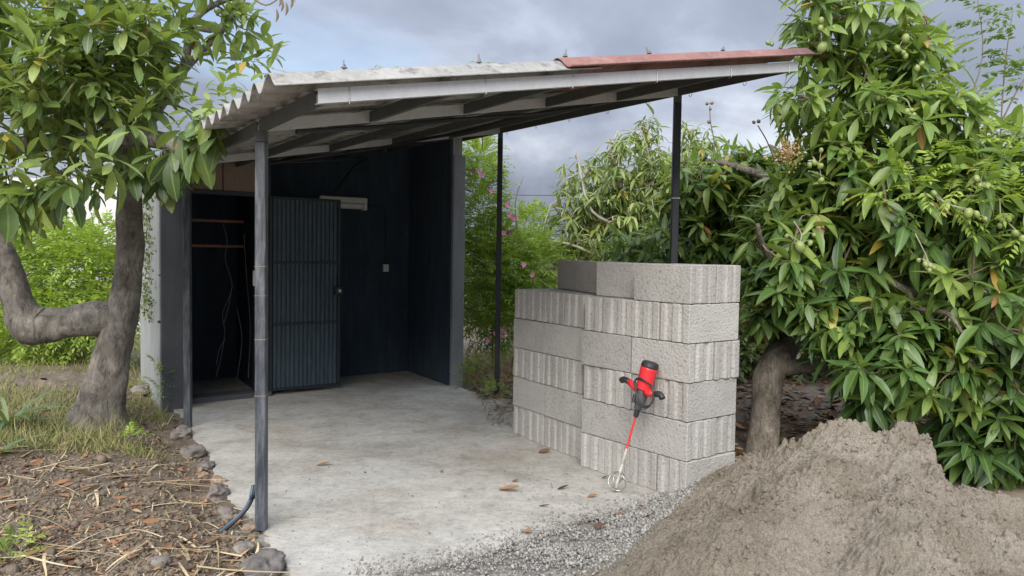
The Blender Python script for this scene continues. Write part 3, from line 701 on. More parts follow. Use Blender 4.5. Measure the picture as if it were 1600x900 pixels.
# two crossed hoops and a bottom ring
for ph in (0.35, 0.35 + math.pi / 2):
    pts = []
    for k in range(19):
        a = 2 * math.pi * k / 18; r = 0.062
        rr = r * math.sin(a); tt = 0.062 - r * 1.0 * math.cos(a) + 0.0
        twist = ph + 0.5 * math.cos(a)
        pts.append(ml(tt + 0.0, rr * math.cos(twist), rr * math.sin(twist)))
    MB().tube(pts, 0.0045, 6, cap=False).build('mixing_hoop', M['steel'], MX, smooth=True)

# ------------------------------------------------------------------ sand pile
CREST = [(1.56, 4.78, .08), (1.74, 4.58, .44), (1.90, 4.50, .55), (2.21, 4.38, .565), (2.31, 4.20, .555)]
SPUR = [[(1.92, 4.44, .56), (1.62, 4.0, .47), (1.08, 3.50, .345)], [(2.2, 4.28, .54), (1.95, 3.8, .47), (1.75, 3.3, .40)], [(2.2, 4.05, .40), (2.45, 4.10, .335), (2.62, 4.0, .30), (2.95, 3.85, .25), (3.3, 3.5, .22)]]
def pile_h(x, y):
    x = np.asarray(x, float); y = np.asarray(y, float)
    wob = (fbm(x * 1.6, y * 1.6, oct=3, seed=31) - 0.5); best = np.full(np.shape(x), -9.0)
    def ridge(lines, best):
        for line in lines:
            sl = .70 if line is CREST else .54
            for p, q in zip(line[:-1], line[1:]):
                dx, dy = q[0] - p[0], q[1] - p[1]
                t = np.clip(((x - p[0]) * dx + (y - p[1]) * dy) / (dx * dx + dy * dy), 0, 1)
                d = np.hypot(x - p[0] - t * dx, y - p[1] - t * dy); zc = p[2] + (q[2] - p[2]) * t
                h = zc - (sl + 0.12 * wob) * (np.sqrt(d * d + .06 ** 2) - .06); best = np.maximum(best, h) + .012 * np.exp(-((best - h) / .04) ** 2)
        return best
    h = ridge([CREST] + SPUR[:2], best)
    # dug-out right flank: a steep face, then slumped heaps
    cut = x - 0.35 * (y - 4.2) - 2.29 + 0.05 * (fbm(x * 7, y * 7, oct=3, seed=2) - .5) * 2
    h = h - 0.24 * sstep(0.0, 0.05, cut) * sstep(3.55, 3.85, y)
    h = ridge(SPUR[2:], h) + 0.05 * wob
    # a notch between the two tops
    h = h - 0.05 * np.exp(-((x - 2.19 + .5 * (y - 4.3)) ** 2) / 0.0007) * sstep(4.05, 4.25, y)
    return np.where(h < .03, .03 * np.exp((h - .03) / .03) - .008, h - .008)
xs = np.linspace(0.1, 3.9, 800); ys = np.linspace(2.7, 5.4, 560)
X, Y = np.meshgrid(xs, ys, indexing='ij'); H = pile_h(X, Y)
big = fbm(X * 4.2, Y * 4.2, oct=3, seed=61); c1_ = fbm(X * 13, Y * 13, oct=3, seed=41); c2_ = fbm(X * 30, Y * 30, oct=3, seed=77); c3_ = fbm(X * 78, Y * 78, oct=2, seed=51)
am = sstep(-0.003, 0.12, H); rough_ = .45 + .9 * sstep(.40, .62, fbm(X * 2.2, Y * 2.2, oct=3, seed=91)) * sstep(.1, .4, H)
H = H + am * (.05 * (big - .5) + rough_ * (.019 * sstep(.45, .62, c1_) + .05 * (c1_ - .5) + .010 * sstep(.47, .60, c2_) + .026 * (c2_ - .5)) + .026 * (c3_ - .5)) + (1 - am) * .004 * (c2_ - .5)
idx = np.arange(X.size).reshape(X.shape)
Q = np.stack([idx[:-1, :-1], idx[1:, :-1], idx[1:, 1:], idx[:-1, 1:]], -1).reshape(-1, 4)
keep = (H.ravel()[Q].max(1) > -0.006)
used = np.unique(Q[keep]); remap = -np.ones(X.size, int); remap[used] = np.arange(len(used))
PV = np.stack([X, Y, H], -1).reshape(-1, 3)[used]
o = link('sand_pile', np_mesh('sand_pile', PV, remap[Q[keep]]), M['sand'], smooth=True)
tag(o, 'large grey-brown heap of damp building sand in the right foreground', 'sand pile')

# ------------------------------------------------------------------ loose stones, gravel
ICO = None
def ico():
    global ICO
    if ICO is None:
        bm = bmesh.new(); bmesh.ops.create_icosphere(bm, subdivisions=1, radius=1); bm.verts.ensure_lookup_table()
        ICO = (np.array([v.co[:] for v in bm.verts]), np.array([[v.index for v in f.verts] for f in bm.faces])); bm.free()
    return ICO
def rand_rot(n):
    q = RNG.normal(size=(n, 4)); q /= np.linalg.norm(q, axis=1, keepdims=True); w, x, y, z = q.T
    return np.stack([np.stack([1 - 2 * (y * y + z * z), 2 * (x * y - z * w), 2 * (x * z + y * w)], -1),
                     np.stack([2 * (x * y + z * w), 1 - 2 * (x * x + z * z), 2 * (y * z - x * w)], -1),
                     np.stack([2 * (x * z - y * w), 2 * (y * z + x * w), 1 - 2 * (x * x + y * y)], -1)], 1)
def pebbles(P, R, tint):
    v, f = ico(); n = len(P)
    Vv = v[None] * (1 + RNG.normal(0, .16, (n, len(v), 1))) * RNG.uniform(.55, 1.25, (n, 1, 3))
    Vv = np.einsum('nij,nkj->nki', rand_rot(n), Vv) * R[:, None, None] + P[:, None]
    Ff = f[None] + (np.arange(n) * len(v))[:, None, None]
    return Vv.reshape(-1, 3), Ff.reshape(-1, 3), np.repeat(tint, len(v))
def in_poly(px, py, poly):
    c = np.zeros(len(px), bool); n = len(poly)
    for i in range(n):
        x0, y0 = poly[i]; x1, y1 = poly[i - 1]
        cond = ((y0 > py) != (y1 > py)) & (px < (x1 - x0) * (py - y0) / (y1 - y0 + 1e-12) + x0); c ^= cond
    return c
gpoly = [onz(*p)[:2] for p in ((560, 912), (640, 893), (760, 862), (850, 829), (960, 797), (1050, 772), (1100, 766), (1080, 800), (1000, 845), (920, 920), (860, 960), (600, 960))]
gp = np.array(gpoly); lo, hi = gp.min(0), gp.max(0)
cand = RNG.uniform(lo, hi, (42000, 2)); cand = cand[in_poly(cand[:, 0], cand[:, 1], gpoly)]
dens = fbm(cand[:, 0] * 4, cand[:, 1] * 4, oct=3, seed=8)
cand = cand[RNG.random(len(cand)) < sstep(.22, .5, dens) * (.18 + .82 * np.clip((cand[:, 1] - 3.82) / .22, 0, 1))]
gz = np.maximum(ground_z(cand[:, 0], cand[:, 1]), pile_h(cand[:, 0], cand[:, 1]))
R = RNG.gamma(4, .0012, len(cand)) + .0018
Vg, Fg, Tg = pebbles(np.c_[cand, gz + R * .35 + .010 * (RNG.random(len(cand)) < .3)], R, RNG.random(len(cand)))
tag(link('gravel', np_mesh('gravel', Vg, None, Fg, {'tint': Tg}), M['gravel']), 'loose grey gravel along the broken front edge of the slab', 'gravel', kind='stuff')
# grit strewn thinly over slab front and soil
cand = np.array([onz(RNG.uniform(420, 1060), RNG.uniform(720, 890))[:2] for _ in range(700)])
R = RNG.gamma(2.2, .0007, len(cand)) + .0010
Vg, Fg, Tg = pebbles(np.c_[cand, R * .4], R, RNG.random(len(cand)) * .8)
tag(link('grit', np_mesh('grit', Vg, None, Fg, {'tint': Tg}), M['gravel']), 'scattered grit and small pebbles on the concrete slab', 'grit', kind='stuff')
ef = np.array([onz(x + RNG.normal(0, 14), y - abs(RNG.normal(0, 12)) + 4)[:2] for x, y in [(lambda t: (560 + 500 * t, np.interp(560 + 500 * t, [455, 640, 760, 850, 960, 1060, 1150], [903, 889, 860, 828, 797, 772, 752])))(RNG.random()) for _ in range(1500)]])
R = RNG.gamma(3, .0011, len(ef)) + .0015; Vg, Fg, Tg = pebbles(np.c_[ef, R * .4], R, RNG.random(len(ef)))
tag(link('edge_grit', np_mesh('edge_grit', Vg, None, Fg, {'tint': Tg}), M['gravel']), 'fine gravel spilling onto the front edge of the slab', 'gravel', kind='stuff')
# crumbs of sand rolled down the heap
cand = np.c_[RNG.uniform(.3, 3.0, 9000), RNG.uniform(2.9, 5.4, 9000)]; hh = pile_h(cand[:, 0], cand[:, 1])
cand = cand[(hh > .004) & (RNG.random(len(hh)) < sstep(.3, .6, fbm(cand[:, 0] * 5, cand[:, 1] * 5, seed=14)))]
# height of the finished surface, by lookup
def pile_surf(x, y):
    i = np.clip(((x - xs[0]) / (xs[1] - xs[0])).round().astype(int), 0, len(xs) - 1); j = np.clip(((y - ys[0]) / (ys[1] - ys[0])).round().astype(int), 0, len(ys) - 1)
    return H[i, j]
R = RNG.gamma(3, .0017, len(cand)) + .002
Vg, Fg, Tg = pebbles(np.c_[cand, pile_surf(cand[:, 0], cand[:, 1]) + R * .3], R, RNG.random(len(cand)))
cr_o = tag(link('sand_crumbs', np_mesh('sand_crumbs', Vg, None, Fg, {'tint': Tg}), M['sand'], o), kind='stuff')

def stone(px, py, size, label, flat=0.62, z=None, cat='stone', mat='stone', name='stone', group='stones edging the slab'):
    g = onz(px, py, 0.03); zz = float(ground_z(g[0], g[1])) if z is None else z
    g = onz(px, py, max(zz, 0)); bm = bmesh.new(); bmesh.ops.create_icosphere(bm, subdivisions=4, radius=1)
    co = np.array([v.co[:] for v in bm.verts]); s = rnd.random() * 50
    co = np.sign(co) * np.abs(co) ** 0.8
    k = 1 + .75 * (fbm(co[:, 0] * 1.4 + s, co[:, 1] * 1.4, co[:, 2] * 1.4, oct=3, seed=3) - .5) * 1.6 + .26 * (np.round(fbm(co[:, 0] * 3 + s, co[:, 1] * 3, co[:, 2] * 3, oct=2, seed=6) * 5) / 5 - .5) + .16 * (fbm(co[:, 0] * 9 + s, co[:, 1] * 9, co[:, 2] * 9, oct=3, seed=16) - .5)
    co = co * k[:, None] * np.array([size, size * rnd.uniform(.65, .95), size * flat])
    for v, c in zip(bm.verts, co): v.co = c
    me = bpy.data.meshes.new(name); bm.to_mesh(me); bm.free()
    ob = link(name, me, M[mat], smooth=True, loc=(g[0], g[1], max(zz, -.02) + size * flat * .45)); ob.rotation_euler = (0, 0, rnd.uniform(0, 6))
    return tag(ob, label, cat, group)
for px, py, s, lb in ((410, 892, .105, 'largest dark porous stone at the bottom edge by the slab corner'), (380, 862, .055, 'flat grey stone just left of the front post foot'),
        (392, 826, .05, 'small grey stone touching the front post foot'), (357, 806, .06, 'grey stone beside the blue hose'), (340, 772, .085, 'dark lava stone at the slab edge above the blue hose'),
        (341, 752, .05, 'brownish flat stone above the dark lava stone at the slab edge'), (322, 728, .055, 'tan stone half way along the slab edge'), (302, 712, .085, 'dark rounded stone on the slab edge below the rear left post'),
        (284, 680, .09, 'grey stone near the foot of the rear left post'), (262, 632, .10, 'tan boulder by the corner of the shed wall'), (222, 616, .11, 'brown boulder between the trunk and the shed wall'),
        (250, 884, .045, 'lone pale stone among the straw at the bottom left'), (155, 775, .03, 'small pale stone lying in the straw'), (318, 742, .04, 'little brown stone beside the tan edge stone')):
    stone(px, py, s, lb)
stone(790, 640, .10, 'dark stone behind the block stack by the weeds', z=0.0)
stone(1160, 735, .07, 'grey stone between the sand heap and the block stack', z=-.02)

# ------------------------------------------------------------------ leaves
T_ROWS = np.array([0.13, 0.36, 0.62, 0.86])
def leaf_arrays(P, D, N, L, Wd, curl, tint, prof=(0.55, 1.0, 0.86, 0.42), fold=0.22):
    """n leaves of 14 points: base, four rows of three, tip"""
    n = len(P); S = np.cross(D, N); S /= np.linalg.norm(S, axis=1, keepdims=True) + 1e-9; N = np.cross(S, D)
    pts = []; al = []
    def pos(t): return P + D * (L * (t - 0.12 * curl * t ** 3))[:, None] - N * (L * curl * t * t * .8)[:, None]
    pts.append(P); al.append(0)
    for t, w in zip(T_ROWS, prof):
        c = pos(t)
        for s in (-1, 0, 1):
            pts.append(c + S * (s * w * Wd / 2)[:, None] + N * (abs(s) * fold * w * Wd / 2)[:, None]); al.append(abs(s))
    pts.append(pos(1.0)); al.append(0)
    Vv = np.stack(pts, 1)
    q = []
    for r in range(3):
        b = 1 + r * 3
        q += [(b, b + 1, b + 4, b + 3), (b + 1, b + 2, b + 5, b + 4)]
    tr = [(0, 2, 1), (0, 3, 2), (10, 11, 13), (11, 12, 13)]
    off = (np.arange(n) * 14)[:, None, None]
    return Vv.reshape(-1, 3), (np.array(q)[None] + off).reshape(-1, 4), (np.array(tr)[None] + off).reshape(-1, 3), {'tint': np.repeat(tint, 14), 'along': np.tile(al, n)}
def diamonds(P, D, N, L, Wd, tint):
    n = len(P); S = np.cross(D, N); S /= np.linalg.norm(S, axis=1, keepdims=True) + 1e-9; N = np.cross(S, D)
    m_ = P + D * (L * .45)[:, None]
    Vv = np.stack([P, m_ - S * (Wd / 2)[:, None] + N * (Wd * .1)[:, None], m_ + S * (Wd / 2)[:, None] + N * (Wd * .1)[:, None], P + D * L[:, None] - N * (L * .15)[:, None]], 1)
    off = (np.arange(n) * 4)[:, None, None]
    return Vv.reshape(-1, 3), None, (np.array([(0, 2, 1), (1, 2, 3)])[None] + off).reshape(-1, 3), {'tint': np.repeat(tint, 4), 'along': np.ones(n * 4)}
def unit(v): return v / (np.linalg.norm(v, axis=-1, keepdims=True) + 1e-9)
UP = np.array([0, 0, 1.0])
def whorls(Cc, Ax, nl, L, Wd, spread=(35, 95), droop=.35, tint_c=None, jit=.25, stem=.06):
    """rosettes of nl leaves at points Cc with shoot axes Ax; returns leaf parameter arrays"""
    out = [[] for _ in range(7)]
    for k in range(len(Cc)):
        a = unit(Ax[k]); x = unit(np.cross(a, UP + RNG.normal(0, .05, 3))); y = np.cross(a, x); n = max(4, int(RNG.normal(nl, nl * .2)))
        ph = np.arange(n) * 2.39996 + RNG.uniform(0, 6); e = np.radians(np.linspace(spread[0], spread[1], n) + RNG.normal(0, 9, n))
        rad = np.cos(ph)[:, None] * x + np.sin(ph)[:, None] * y
        d = unit(a * np.cos(e)[:, None] + rad * np.sin(e)[:, None] - UP * (droop * RNG.uniform(.3, 1.5, n))[:, None] + RNG.normal(0, jit * .3, (n, 3)))
        nn = unit(UP - d * (d @ UP)[:, None] + a * .35 + RNG.normal(0, jit, (n, 3)))
        l = L * RNG.uniform(.45, 1.18, n) * RNG.uniform(.85, 1.1)
        out[0].append(Cc[k] - a * (stem * np.linspace(0, 1, n))[:, None] + d * .008); out[1].append(d); out[2].append(nn)
        out[3].append(l); out[4].append(Wd * l / L * RNG.uniform(.85, 1.15, n)); out[5].append(RNG.uniform(.05, .55, n))
        t0 = .45 if tint_c is None else tint_c[k]
        out[6].append(np.clip(t0 + RNG.normal(0, .13, n), 0, .92))
    return [np.concatenate(q) for q in out]
LEAF_T = {}
def leaf_template(kind, prof, fold):
    if kind not in LEAF_T:
        ms = []
        for tint in (.12, .25, .38, .5, .62, .75, .88):
            for curl in (.12, .3, .5):
                Vv, q, t, at_ = leaf_arrays(np.zeros((1, 3)), np.array([[0, 1., 0]]), np.array([[0, 0, 1.]]), np.ones(1), np.ones(1), np.array([curl]), np.array([tint]), prof, fold)
                ms.append((tint, curl, np_mesh('leaf', Vv, q, t, at_)))
        LEAF_T[kind] = ms
    return LEAF_T[kind]
def crown_from(tree, arr, mat, kind, prof, fold=.22, singles=300, extra_yellow=0.0):
    """the largest leaves in the picture become parts of their own, the rest one crown"""
    P, D, N, L, Wd, cu, ti = arr
    if extra_yellow:
        y = RNG.random(len(P)) < extra_yellow; ti = np.where(y, RNG.uniform(.94, 1.0, len(P)), ti)
    v = P - np.array([0, 0, CAMH]); z = v @ cF; px = 800 + FPX * (v @ cR2) / z; py = 450 + FPX * (v @ cD2) / z
    size = FPX * L / np.maximum(z, .1); vis = (px > 5) & (px < 1595) & (py > 5) & (py < 895)
    # prefer those nearest along their line of sight
    cell = (px // 26).astype(int) * 1000 + (py // 26).astype(int); near = {}
    for i in np.argsort(z):
        if vis[i]:
            near.setdefault(cell[i], []).append(i)
    front = [i for c in near.values() for i in c[:2]]
    front = sorted(front, key=lambda i: -size[i])[:singles]
    mask = np.ones(len(P), bool); mask[front] = False
    me = np_mesh('crown', *leaf_arrays(*[a[mask] for a in (P, D, N, L, Wd, cu, ti)], prof, fold))
    org = np.array(ORG[tree.name]); me.vertices.foreach_set('co', (np.array([x for vv in me.vertices for x in vv.co]).reshape(-1, 3) - org).astype(np.float32).ravel())
    tag(link('crown', me, M[mat], tree, smooth=True), kind='stuff')
    tm = leaf_template(kind, prof, fold)
    for i in front:
        tt, cc_, me = min(tm, key=lambda q: abs(q[0] - ti[i]) * 2 + abs(q[1] - cu[i]))
        if not me.materials: me.materials.append(M[mat]); me.polygons.foreach_set('use_smooth', [True] * len(me.polygons))
        S = np.cross(D[i], N[i]); S /= np.linalg.norm(S); Nn = np.cross(S, D[i])
        ob = bpy.data.objects.new('leaf', me); COL.objects.link(ob); ob.parent = tree
        p = P[i] - org
        ob.matrix_basis = Matrix(((S[0] * Wd[i], D[i][0] * L[i], Nn[0] * L[i] , p[0]), (S[1] * Wd[i], D[i][1] * L[i], Nn[1] * L[i], p[1]), (S[2] * Wd[i], D[i][2] * L[i], Nn[2] * L[i], p[2]), (0, 0, 0, 1)))
def limb(pts, rad, sides=14, k=7, rough=.10, seed=0, fs=3.0):
    """a smooth tapered limb with an uneven skin"""
    P = cr_pts(pts, k); tt = np.linspace(0, len(rad) - 1, len(P)); Rr = np.interp(tt, np.arange(len(rad)), rad)
    mb = MB().tube(P, list(Rr), sides); v = np.array(mb.v)
    m_ = len(P); ctr = np.repeat(np.array([p for p in P]), sides, 0); dlt = v - ctr
    f = 1 + rough * 2 * (fbm(v[:, 0] * fs * 2 + seed, v[:, 1] * fs * 2, v[:, 2] * fs, oct=4, seed=seed) - .5) + rough * .6 * (fbm(v[:, 0] * 14, v[:, 1] * 14, v[:, 2] * 9, oct=3, seed=seed + 5) - .5)
    mb.v = [tuple(p) for p in ctr + dlt * f[:, None]]; return mb
def twigs(Cc, nodes, r0=.010, r1=.004, sag=.0):
    """one mesh of twigs: every rosette joins the closest limb node or an earlier rosette's twig"""
    mb = MB(); nodes = [np.array(q) for q in nodes]; base = np.array(nodes)
    order = np.argsort([np.linalg.norm(base - c, axis=1).min() for c in Cc])
    for i in order:
        c = Cc[i]; d = np.linalg.norm(np.array(nodes) - c, axis=1); k = int(np.argmin(d)); q = nodes[k]
        mid = (q + c) / 2 + RNG.normal(0, .12 * d[k] + .005, 3) - UP * sag * d[k]
        mb.tube(cr_pts([q, mid, c], 3), [r0, r0 * .85, r0 * .7, (r0 + r1) / 2.2, r1, r1, r1][:7], 5, cap=False); nodes.append(mid)
    return mb
def blobs(ells, n, shell=.55, keep=None):
    """points in a union of ellipsoids, more towards the skin, with outward axes"""
    vol = np.array([e[1][0] * e[1][1] * e[1][2] if hasattr(e[1], '__len__') else e[1] ** 3 for e in ells]) ** .75
    vol = vol * np.array([e[2] if len(e) > 2 else 1 for e in ells]); ks = RNG.choice(len(ells), n * 3, p=vol / vol.sum()); P = []; A = []
    for k in ks:
        c, r = np.array(ells[k][0]), np.array(ells[k][1]) * np.ones(3); d = unit(RNG.normal(size=3)); s = RNG.random() ** shell
        p = c + d * r * s
        if keep is not None and not keep(p): continue
        P.append(p); A.append(unit(d / r * r.mean() + UP * .35 + RNG.normal(0, .25, 3)))
        if len(P) == n: break
    return np.array(P), np.array(A)

# ------------------------------------------------------------------ broad-leaved tree, left
tb = onz(158, 652, .17); TY = tb[1]
LTREE = empty('broadleaf_tree', tb, 'gnarled grey tree with broad glossy leaves left of the shed', 'tree')
def lp(x, y, dy=0.0): return at(x, y, TY + dy)
limb([lp(150, 672), lp(153, 640), lp(166, 590), lp(178, 545), lp(188, 500), lp(200, 440), lp(204, 385), lp(202, 320, -.1), lp(205, 270, -.2), lp(228, 200, -.3), lp(262, 140, -.3), lp(310, 85, -.2), lp(360, 30, 0), lp(400, -40, .1)],
     [.26, .20, .15, .135, .135, .115, .108, .095, .078, .05, .038, .03, .024, .018], 40, 12, .24, 3).build('trunk', M['avo_bark'], LTREE, smooth=True)
limb([lp(196, 500, .02), lp(150, 497, -.03), lp(100, 505, -.1), (lp(52, 508, -.16)), lp(28, 470, -.2), lp(12, 415, -.25), lp(-18, 360, -.3), lp(-40, 280, -.4), lp(-30, 180, -.5), lp(10, 90, -.5)],
     [.125, .15, .118, .160, .108, .094, .108, .075, .055, .04], 34, 12, .24, 8).build('limb', M['avo_bark'], LTREE, smooth=True)
limb([lp(-60, 235, -.55), lp(40, 226, -.7), lp(130, 219, -.85), lp(220, 216, -.95), lp(262, 222, -1.0), lp(281, 231, -1.03)], [.06, .062, .062, .06, .062, .058], 16, 6, .12, 12).build('limb', M['avo_bark'], LTREE, smooth=True)
e_ = lp(281, 231, -1.03); e2 = lp(286, 233, -1.05)
MB().tube([e_, e2], [.046, .044], 14).build('cut_end', M['cutwood'], LTREE)
limb([lp(205, 280, -.2), lp(170, 190, -.4), lp(120, 110, -.5), lp(90, 20, -.5), lp(80, -60, -.4)], [.08, .06, .05, .04, .03], 12, 5, .12, 14).build('limb', M['avo_bark'], LTREE, smooth=True)
limb([lp(240, 180, -.3), lp(285, 110, -.35), lp(300, 40, -.3), lp(330, 10, -.3), lp(385, -10, -.3)], [.04, .035, .03, .022, .015], 10, 5, .1, 15).build('limb', M['avo_bark'], LTREE, smooth=True)
limb([lp(226, 8, -.4), lp(262, 28, -.45), lp(300, 42, -.45), lp(330, 48, -.4)], [.014, .016, .02, .02], 8, 5, .1, 15).build('limb', M['avo_bark'], LTREE, smooth=True)
def lkeep(p):
    a, b = inv_frame(p[0], p[1])
    if a > -.40 and p[2] < roofz(a, b) + .35 and b > -1.4: return False
    return p[2] > 1.7
ell = [(lp(40, 130, -1.2), .60), (lp(150, 120, -1.2), .50), (lp(120, 40, -.9), .65), (lp(20, 10, -.8), .8, .7), (lp(230, 60, -.9), .42, .8), (lp(300, 30, -.5), .42, .45),
       (lp(372, 95, -.3), .22, .5), (lp(350, 20, -.2), .30, .35), (lp(250, 170, -1.0), .30), (lp(20, 260, -1.0), .40, .7), (lp(90, 255, -1.3), .30, .8), (lp(200, 190, -.7), .42, .8), (lp(80, 180, -.2), .6, .7)]
Cc, Ax = blobs(ell, 275, .5, lkeep)
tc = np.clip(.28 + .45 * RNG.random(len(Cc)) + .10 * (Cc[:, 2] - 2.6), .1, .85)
arr = whorls(Cc, Ax, 11, .20, .066, (25, 92), .18, tc)
def extra(px, py, dy, ax, n, L, t, spread=(20, 95), droop=.2, wd=.075):
    return whorls(np.array([lp(px, py, dy)]), np.array([ax], float), n, L, wd, spread, droop, np.array([t]))
ex = [extra(150, 235, -2.0, (0.3, -.2, 1), 10, .22, .70), extra(320, 185, -1.2, (0.3, -.3, .9), 10, .20, .85), extra(40, 240, -1.8, (-.2, -.3, .8), 8, .2, .55), extra(345, 150, -1.0, (.6, -.1, .8), 9, .18, .8)]
for px, py, dy, t in ((400, 92, -.15, .7), (424, 104, -.2, .65), (368, 66, -.2, .6), (338, 98, -.4, .75), (392, 36, -.1, .5), (300, 92, -.4, .6), (352, 128, -.9, .7), (412, 60, 0, .5), (322, 140, -1.1, .8), (300, 160, -1.1, .6), (372, 118, -.5, .7), (270, 120, -.9, .6), (428, 78, -.1, .6), (346, 40, -.3, .5)):
    ex.append(extra(px, py, dy, (RNG.normal(.5, .4), -.3, RNG.uniform(.3, 1)), 8, .18, t, (25, 95), .2, .058))
for px, py, dy, n, L, t in ((175, 262, -1.9, 6, .24, .8), (265, 255, -1.1, 10, .24, .12), (232, 262, -.9, 9, .22, .15), (318, 232, -1.0, 6, .2, .25), (60, 300, -1.4, 9, .22, .2), (110, 300, -1.6, 9, .22, .25), (150, 305, -1.2, 8, .2, .2), (10, 320, -1.5, 8, .22, .3), (300, 250, -.7, 8, .22, .1), (205, 275, -1.0, 7, .2, .2), (80, 335, -.9, 8, .22, .2), (40, 360, -.8, 7, .2, .2), (285, 268, -.9, 9, .23, .12), (322, 222, -.95, 8, .22, .2), (255, 285, -.8, 8, .22, .15), (235, 290, -.6, 7, .2, .2), (335, 205, -.9, 6, .18, .6), (300, 190, -1.5, 8, .2, .3), (320, 205, -1.5, 7, .2, .5), (285, 215, -1.5, 9, .22, .2), (310, 232, -1.5, 8, .22, .25), (268, 245, -1.5, 9, .22, .15), (328, 182, -1.5, 7, .2, .6), (295, 252, -1.45, 9, .22, .15), (340, 222, -1.5, 6, .2, .4), (245, 255, -1.4, 9, .22, .2)):
    ex.append(extra(px, py, dy, (.1, -.2, -.6), n, L, t, (20, 100), .55, .085))
arr = [np.concatenate([arr[i]] + [e[i] for e in ex]) for i in range(7)]
nodes = [lp(x, y, d) for x, y, d in ((205, 270, -.2), (228, 200, -.3), (262, 140, -.3), (310, 85, -.2), (360, 30, 0), (-30, 180, -.5), (10, 90, -.5), (40, 226, -.7), (130, 219, -.85), (220, 216, -.95), (170, 190, -.4), (120, 110, -.5), (90, 20, -.5), (285, 110, -.35), (300, 40, -.3))]
tag(twigs(Cc, nodes, .009, .004).build('twigs', M['green_twig'], LTREE, smooth=True), kind='stuff')
crown_from(LTREE, arr, 'avocado_leaf', 'broad', (.42, .88, 1.0, .58), .16, 300, .05)
for px, py in ((440, 8), (432, 24), (447, 14), (455, 3), (437, 0)):
    p = lp(px, py, -.3)
    dl = MB().tube(cr_pts([p + np.array([0, 0, .05]), p + np.array([.006, .01, .0]), p + np.array([-.004, 0, -.05])], 4), [.002, .006, .009, .011, .012, .011, .009, .005, .002], 6).build('withered_leaf', M['twig'], LTREE)
limb([lp(385, -10, -.3), lp(415, 8, -.3), lp(440, -4, -.3), lp(462, 2, -.3)], [.009, .006, .005, .003], 6, 4, .05, 3).build('twig', M['twig'], LTREE)

# ------------------------------------------------------------------ mango tree, right
mb_ = onz(1192, 706, 0); MY = mb_[1]
MTREE = empty('mango_tree', mb_, 'big mango tree hung with small green fruit right of the block stack', 'tree')
def mp(x, y, dy=0.0): return at(x, y, MY + dy)
limb([mp(1190, 725), mp(1192, 690), mp(1196, 640), mp(1200, 590), mp(1215, 560, .05), mp(1250, 500, .2), mp(1285, 420, .3), mp(1300, 330, .3), mp(1330, 200, .3), mp(1340, 90, .2), mp(1345, -30, .2)],
     [.145, .125, .115, .12, .12, .10, .078, .065, .05, .036, .02], 22, 7, .14, 21).build('trunk', M['mango_bark'], MTREE, smooth=True)
for pts, rad in (([(1205, 575, 0), (1260, 572, -.1), (1330, 560, -.2), (1420, 520, -.3), (1500, 470, -.3), (1580, 400, -.2)], [.075, .06, .055, .05, .042, .034]),
                 ([(1290, 500, 0), (1330, 440, -.4), (1365, 430, -.5), (1420, 455, -.6), (1480, 480, -.8), (1500, 520, -.9)], [.05, .035, .03, .028, .024, .018]),
                 ([(1245, 500, .1), (1215, 425, -.3), (1190, 380, -.5), (1184, 350, -.6)], [.045, .03, .022, .014]), ([(1260, 490, .0), (1225, 470, -.5), (1208, 476, -.6)], [.02, .014, .009]),
                 ([(1420, 450, -.6), (1430, 480, -.8), (1480, 490, -1.0), (1503, 520, -1.05)], [.018, .017, .016, .012]),
                 ([(1300, 380, .3), (1240, 300, .5), (1150, 260, .9), (1100, 250, 1.2)], [.06, .045, .03, .02]), ([(1300, 320, .3), (1400, 260, .2), (1500, 220, .1), (1590, 180, .0)], [.06, .05, .035, .02]),
                 ([(1335, 120, .2), (1290, 60, .0), (1270, 10, -.1)], [.035, .02, .012])):
    limb([mp(*p) for p in pts], rad, 12, 6, .12, 5).build('limb', M['mango_bark'], MTREE, smooth=True)
def mkeep(p):
    if p[2] < .12 or p[1] < 4.35: return False
    a, b = inv_frame(p[0], p[1])
    if a < 3.75 and p[2] > 1.9: return False
    v = p - np.array([0, 0, CAMH]); z = v @ cF; px = 800 + FPX * (v @ cR2) / z; py = 450 + FPX * (v @ cD2) / z
    if ((py > 590 and px < 1300) or (py > 530 and px < 1238)) and p[1] < 7.0: return False           # the open hollow round the trunk
    if px < 1178 and py > 405 and p[1] < 7.2: return False
    if ((px - 1288) / 26) ** 2 + ((py - 395) / 40) ** 2 < 1 and p[1] < MY + .5: return False
    if p[0] < 2.75 and p[1] < 5.1 and p[2] < .95: return False
    return True
ell = [(mp(1325, 20, .0), (.50, .5, .45)), (mp(1310, 140, -.1), (.52, .5, .42)), (mp(1400, 110, .0), (.42, .5, .35)), (mp(1420, 210, -.3), (.65, .6, .45)), (mp(1300, 300, -.2), (.55, .6, .40)), (mp(1480, 330, -.6), (.75, .6, .5)), (mp(1600, 300, -.5), (.7, .8, .6)),
       (mp(1230, 370, -.2), (.32, .5, .5)), (mp(1360, 400, -.2), (.5, .6, .40)), (mp(1560, 460, -.9), (.55, .5, .5)), (mp(1400, 560, -.7), (.5, .5, .42)), (mp(1500, 600, -.6), (.6, .5, .45)), (mp(1590, 640, -.7), (.6, .5, .5)), (mp(1560, 720, -.8), (.38, .3, .25)),
       (mp(1195, 450, -.1), (.18, .3, .42), 2), (mp(1255, 440, -.45), (.34, .3, .38), 1.4), (mp(1320, 480, -.5), (.36, .3, .3), 1.3), (mp(1130, 300, 1.4), (.60, .6, .45), 1.5), (mp(1120, 380, 1.3), (.65, .6, .40), 1.6), (mp(1215, 330, .8), (.4, .6, .6)), (mp(1400, 420, .8), (1.3, .7, .9), .55)]
Cc, Ax = blobs(ell, 1300, .36, mkeep)
